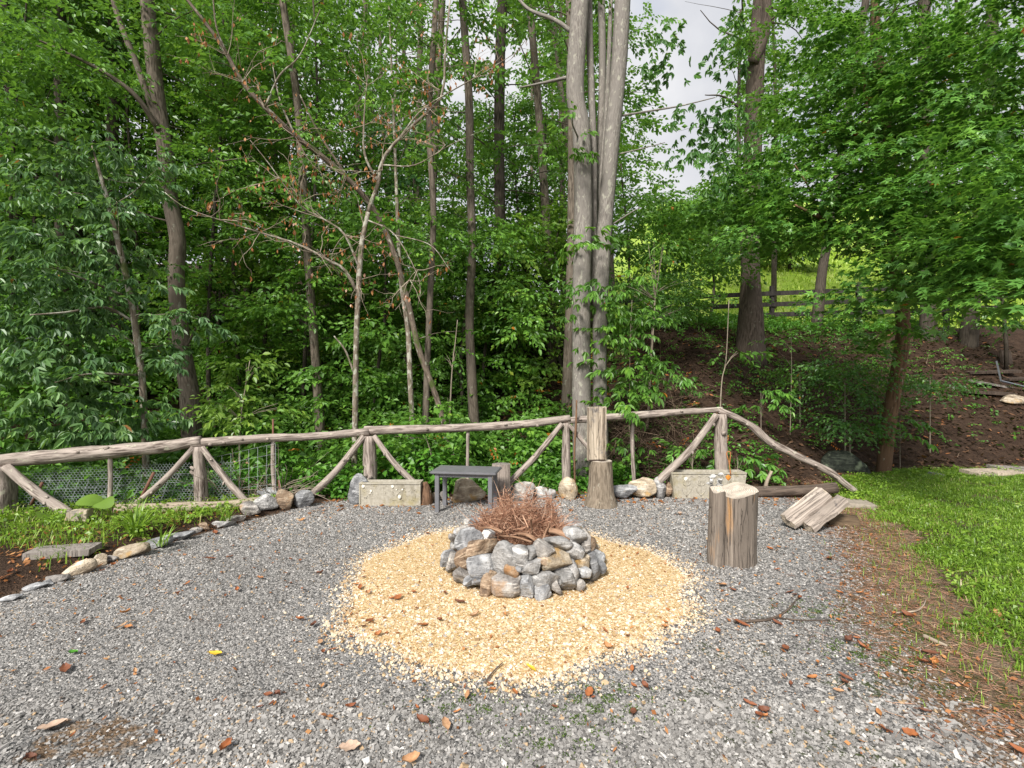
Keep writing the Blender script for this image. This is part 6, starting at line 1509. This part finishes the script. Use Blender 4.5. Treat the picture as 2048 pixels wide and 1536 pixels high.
for (px, Y, a, b, lab) in ((1250, 12.5, 640, 330, 'leafy young tree before the board fence right of the twin trunks'), (1330, 13.2, 640, 400, 'leafy young tree before the board fence near the hemlock'), (1420, 13.4, 600, 430, 'leafy young tree left of the thick bank trunk'), (1100, 11.5, 780, 250, 'leafy young tree just left of the twin trunks'), (2000, 11.5, 660, 300, 'leafy young tree at the far right of the bank')):
    understory(px, Y, a, b, 11, 16, .85, 'leaf_mid', 'midlow', 1.0, lab, None)

# ------------------------------------------------------------------ undergrowth on the slopes
mb = MB()
def under(n, x0, x1, d0, d1, kind, sc=(.8, 1.3), lift=(.05, .6)):
    x = rng.uniform(x0, x1, n); d = rng.uniform(d0, d1, n); y = yedge(x) + d
    s = .5 + .5 * np.sin(x * 1.9 + 1) * np.sin(y * 1.6 + x * .7)
    z = ground_z(x, y) + rng.uniform(lift[0], lift[1], n) * (.25 + s)
    foliage(mb, kind, np.stack([x, y, z], -1), rng.random(n) * 6.28, scale=rng.uniform(*sc, n), tone=np.clip(s * .6 + rng.random(n) * .4, 0, 1))
under(2600, -9, -.6, .5, 3.6, 'midlow', (.8, 1.3), (.1, 1.1))
under(2600, -16, .4, 3, 9, 'midlow', (.9, 1.6), (.1, 1.5))
under(700, -2, 1.4, .4, 3.5, 'midlow', (.8, 1.2), (.05, .6))
tag(mb.build('undergrowth', M['leaf_mid'], None, False, False), 'dense leafy undergrowth on the shaded slope behind the fence', 'undergrowth', kind='stuff')
mb = MB()
under(2300, -2.6, 1.7, .15, 2.2, 'vine', (.7, 1.2), (.02, .40))
under(900, -6.5, -2, .2, 1.5, 'vine', (.8, 1.3), (.05, .5))
under(420, 1.4, 4.2, .2, 2.0, 'vine', (.4, .9), (.01, .15)); under(700, 1.6, 12, 2.5, 7, 'small', (.7, 1.3), (.02, .25)); under(700, 1.5, 12, 4.8, 6.6, 'midlow', (.6, 1.1), (.05, .5)); under(500, 1.6, 10, .8, 5, 'vine', (.5, 1.0), (.02, .2))
tag(mb.build('ground_cover', M['leaf_ground'], None, False, False), 'bright green ground cover creeping over the slope below the rails', 'ground cover', kind='stuff')
mb = MB(); under(90, -6, 2, .6, 3.5, 'small', (.8, 1.1), (.1, .9)); under(30, 1.5, 8, .5, 5, 'small', (.6, .9), (.05, .4))
tag(mb.build('autumn_leaves', M['leaf_orange'], None, False, False), 'scattered orange autumn leaves in the undergrowth', 'foliage', kind='stuff')
# tangle of dead vines on the bank beside the fence, and the brush by the wire
mb = MB(); N = 900
x = rng.uniform(1.3, 2.8, N); y = 7.1 + rng.uniform(0, 1.3, N); p0 = np.stack([x, y, ground_z(x, y) + rng.uniform(0, .75, N)], -1); d = rng.normal(size=(N, 3)) * [1, .5, .8]; p1 = p0 + d * .2; sticks(mb, p0, p1, rng.uniform(.002, .005, N)); sticks(mb, p1, p1 + (d + rng.normal(0, .6, (N, 3))) * .16, .002)
tag(mb.build('dead_vine_tangle', M['litter_twig'], None, False, False), 'tangle of dead brown vines on the bank right of the twin trunks', 'vines', kind='stuff')
bp = empty('dead_brush', 'tangle of dead bare branches heaped behind the wire at the garden corner', 'brush', loc=P(545, 1000, 6.3)); bo_ = P(545, 1000, 6.3); mb = MB()
for k in range(120):
    a = P(random.uniform(445, 590), random.uniform(985, 1010), random.uniform(6.08, 6.4)) - bo_
    limb(mb, a, (random.gauss(0, 1), random.gauss(-.1, .3), abs(random.gauss(.4, .7))), random.uniform(.3, .75), .007, 6, -.06, .2, 4)
mb.build('branches', M['twig'], bp)

# ------------------------------------------------------------------ garden bed plants
mb = MB(); N = 7200
y = rng.uniform(3.6, 6.2, N); x = rng.uniform(-6.6, -2.2, N); e = bed_x(y) - x
k = (e > .12) & (y < yedge(x)) & (rng.random(N) < np.clip((e - .1) / .6, .05, 1)) & (y > 3.95 + .25 * np.sin(x * 4)); x, y = x[k], y[k]
blades(mb, x, y, rng.uniform(.04, .13, len(x)), rng.uniform(.005, .012, len(x)), 1.3)
n = 500; y = rng.uniform(4.4, 6.1, n); x = rng.uniform(-6.6, -2.6, n); k = (bed_x(y) - x > .25) & (y < yedge(x)); x, y = x[k], y[k]
foliage(mb, 'vine', np.stack([x, y, ground_z(x, y) + rng.uniform(.01, .11, len(x))], -1), rng.random(len(x)) * 6.28, scale=rng.uniform(.45, .8, len(x)))
tag(mb.build('garden_weeds', M['grass'], None, False, False), 'thick bright green weeds filling the garden bed', 'weeds', kind='stuff')
def strap_plant(label, px, py, n, L, w):
    g = G(px, py, 0.06); t = empty('strap_leaf_plant', label, 'plant', loc=g); mb = MB()
    for k in range(n):
        az = random.uniform(0, 6.283); l = L * random.uniform(.6, 1.1); out = random.uniform(.25, 1.0)
        p = np.array([[math.cos(az) * out * l * (q ** 1.3), math.sin(az) * out * l * (q ** 1.3), l * (q * 1.1 - out * .75 * q ** 2.2)] for q in np.linspace(0, 1, 7)]) + np.array([random.gauss(0, .03), random.gauss(0, .03), 0])
        wd = w * np.array([.7, 1, 1, .9, .75, .5, .05]) / 2; sd = np.array([-math.sin(az), math.cos(az), 0])
        v = np.vstack([p + sd * wd[:, None], p - sd * wd[:, None]]); f = np.array([[i, i + 7, i + 8, i + 1] for i in range(6)])
        mb.add(v, f, None, random.random() * .7)
    mb.build('leaves', M['grass'], t, True, False)
strap_plant('large clump of arching strap leaves in the middle of the garden bed', 272, 1072, 60, .42, .016)
strap_plant('small strap-leaved clump near the stone edging', 320, 1092, 22, .22, .010)
strap_plant('grassy clump at the corner of the bed by the log', 455, 1040, 26, .25, .008)
t = empty('broad_leaf_plant', 'squash plant with two big pale green leaves before the chicken wire', 'plant', loc=G(190, 1045, .06)); o_ = G(190, 1045, .06)
for (px, py, s, a) in ((180, 1000, .10, .4), (207, 1003, .09, -.5), (95, 1030, .10, 2.2)):
    c = P(px, py, o_[1] + .02) - o_; mb = MB(); an = np.linspace(0, 6.283, 12, endpoint=False)
    rim = np.stack([np.cos(an) * s * 1.2, np.sin(an) * s, -.25 * s * np.cos(an * 2) - .02], -1) @ rotm(25, 10, math.degrees(a)).T
    mb.add(np.vstack([[0, 0, 0.01], rim]) + c, np.array([[0, 1 + i, 1 + (i + 1) % 12] for i in range(12)]), None, .55)
    mb.build('leaf', M['leaf_lime'], t, True, False); mb = MB(); tube(mb, smoothpath([np.array([c[0] * .8, 0, 0]), c * [.9, .5, .6], c], 6), [.007, .005], 5); mb.build('stem', M['leaf_lime'], t, True, False)
mb = MB(); n = 1000; x = rng.uniform(4.3, 10, n); y = yedge(x) - rng.gamma(1.5, .25, n); q_ = rng.random(n) < .35; y = np.where(q_, rng.uniform(2.6, 7.5, n), y); x = np.where(q_, lawn_x(y) + rng.gamma(1.6, .5, n), x); foliage(mb, 'vine', np.stack([x, y, ground_z(x, y) + rng.uniform(.0, .07, n)], -1), rng.random(n) * 6.28, scale=rng.uniform(.35, .7, n))
tag(mb.build('lawn_edge_weeds', M['grass'], None, False, False), 'broad-leaved weeds along the back edge of the lawn', 'weeds', kind='stuff')
print('TRIS', sum(len(m.loops) - 2 * len(m.polygons) for m in bpy.data.meshes), 'OBJ', len(bpy.data.objects))
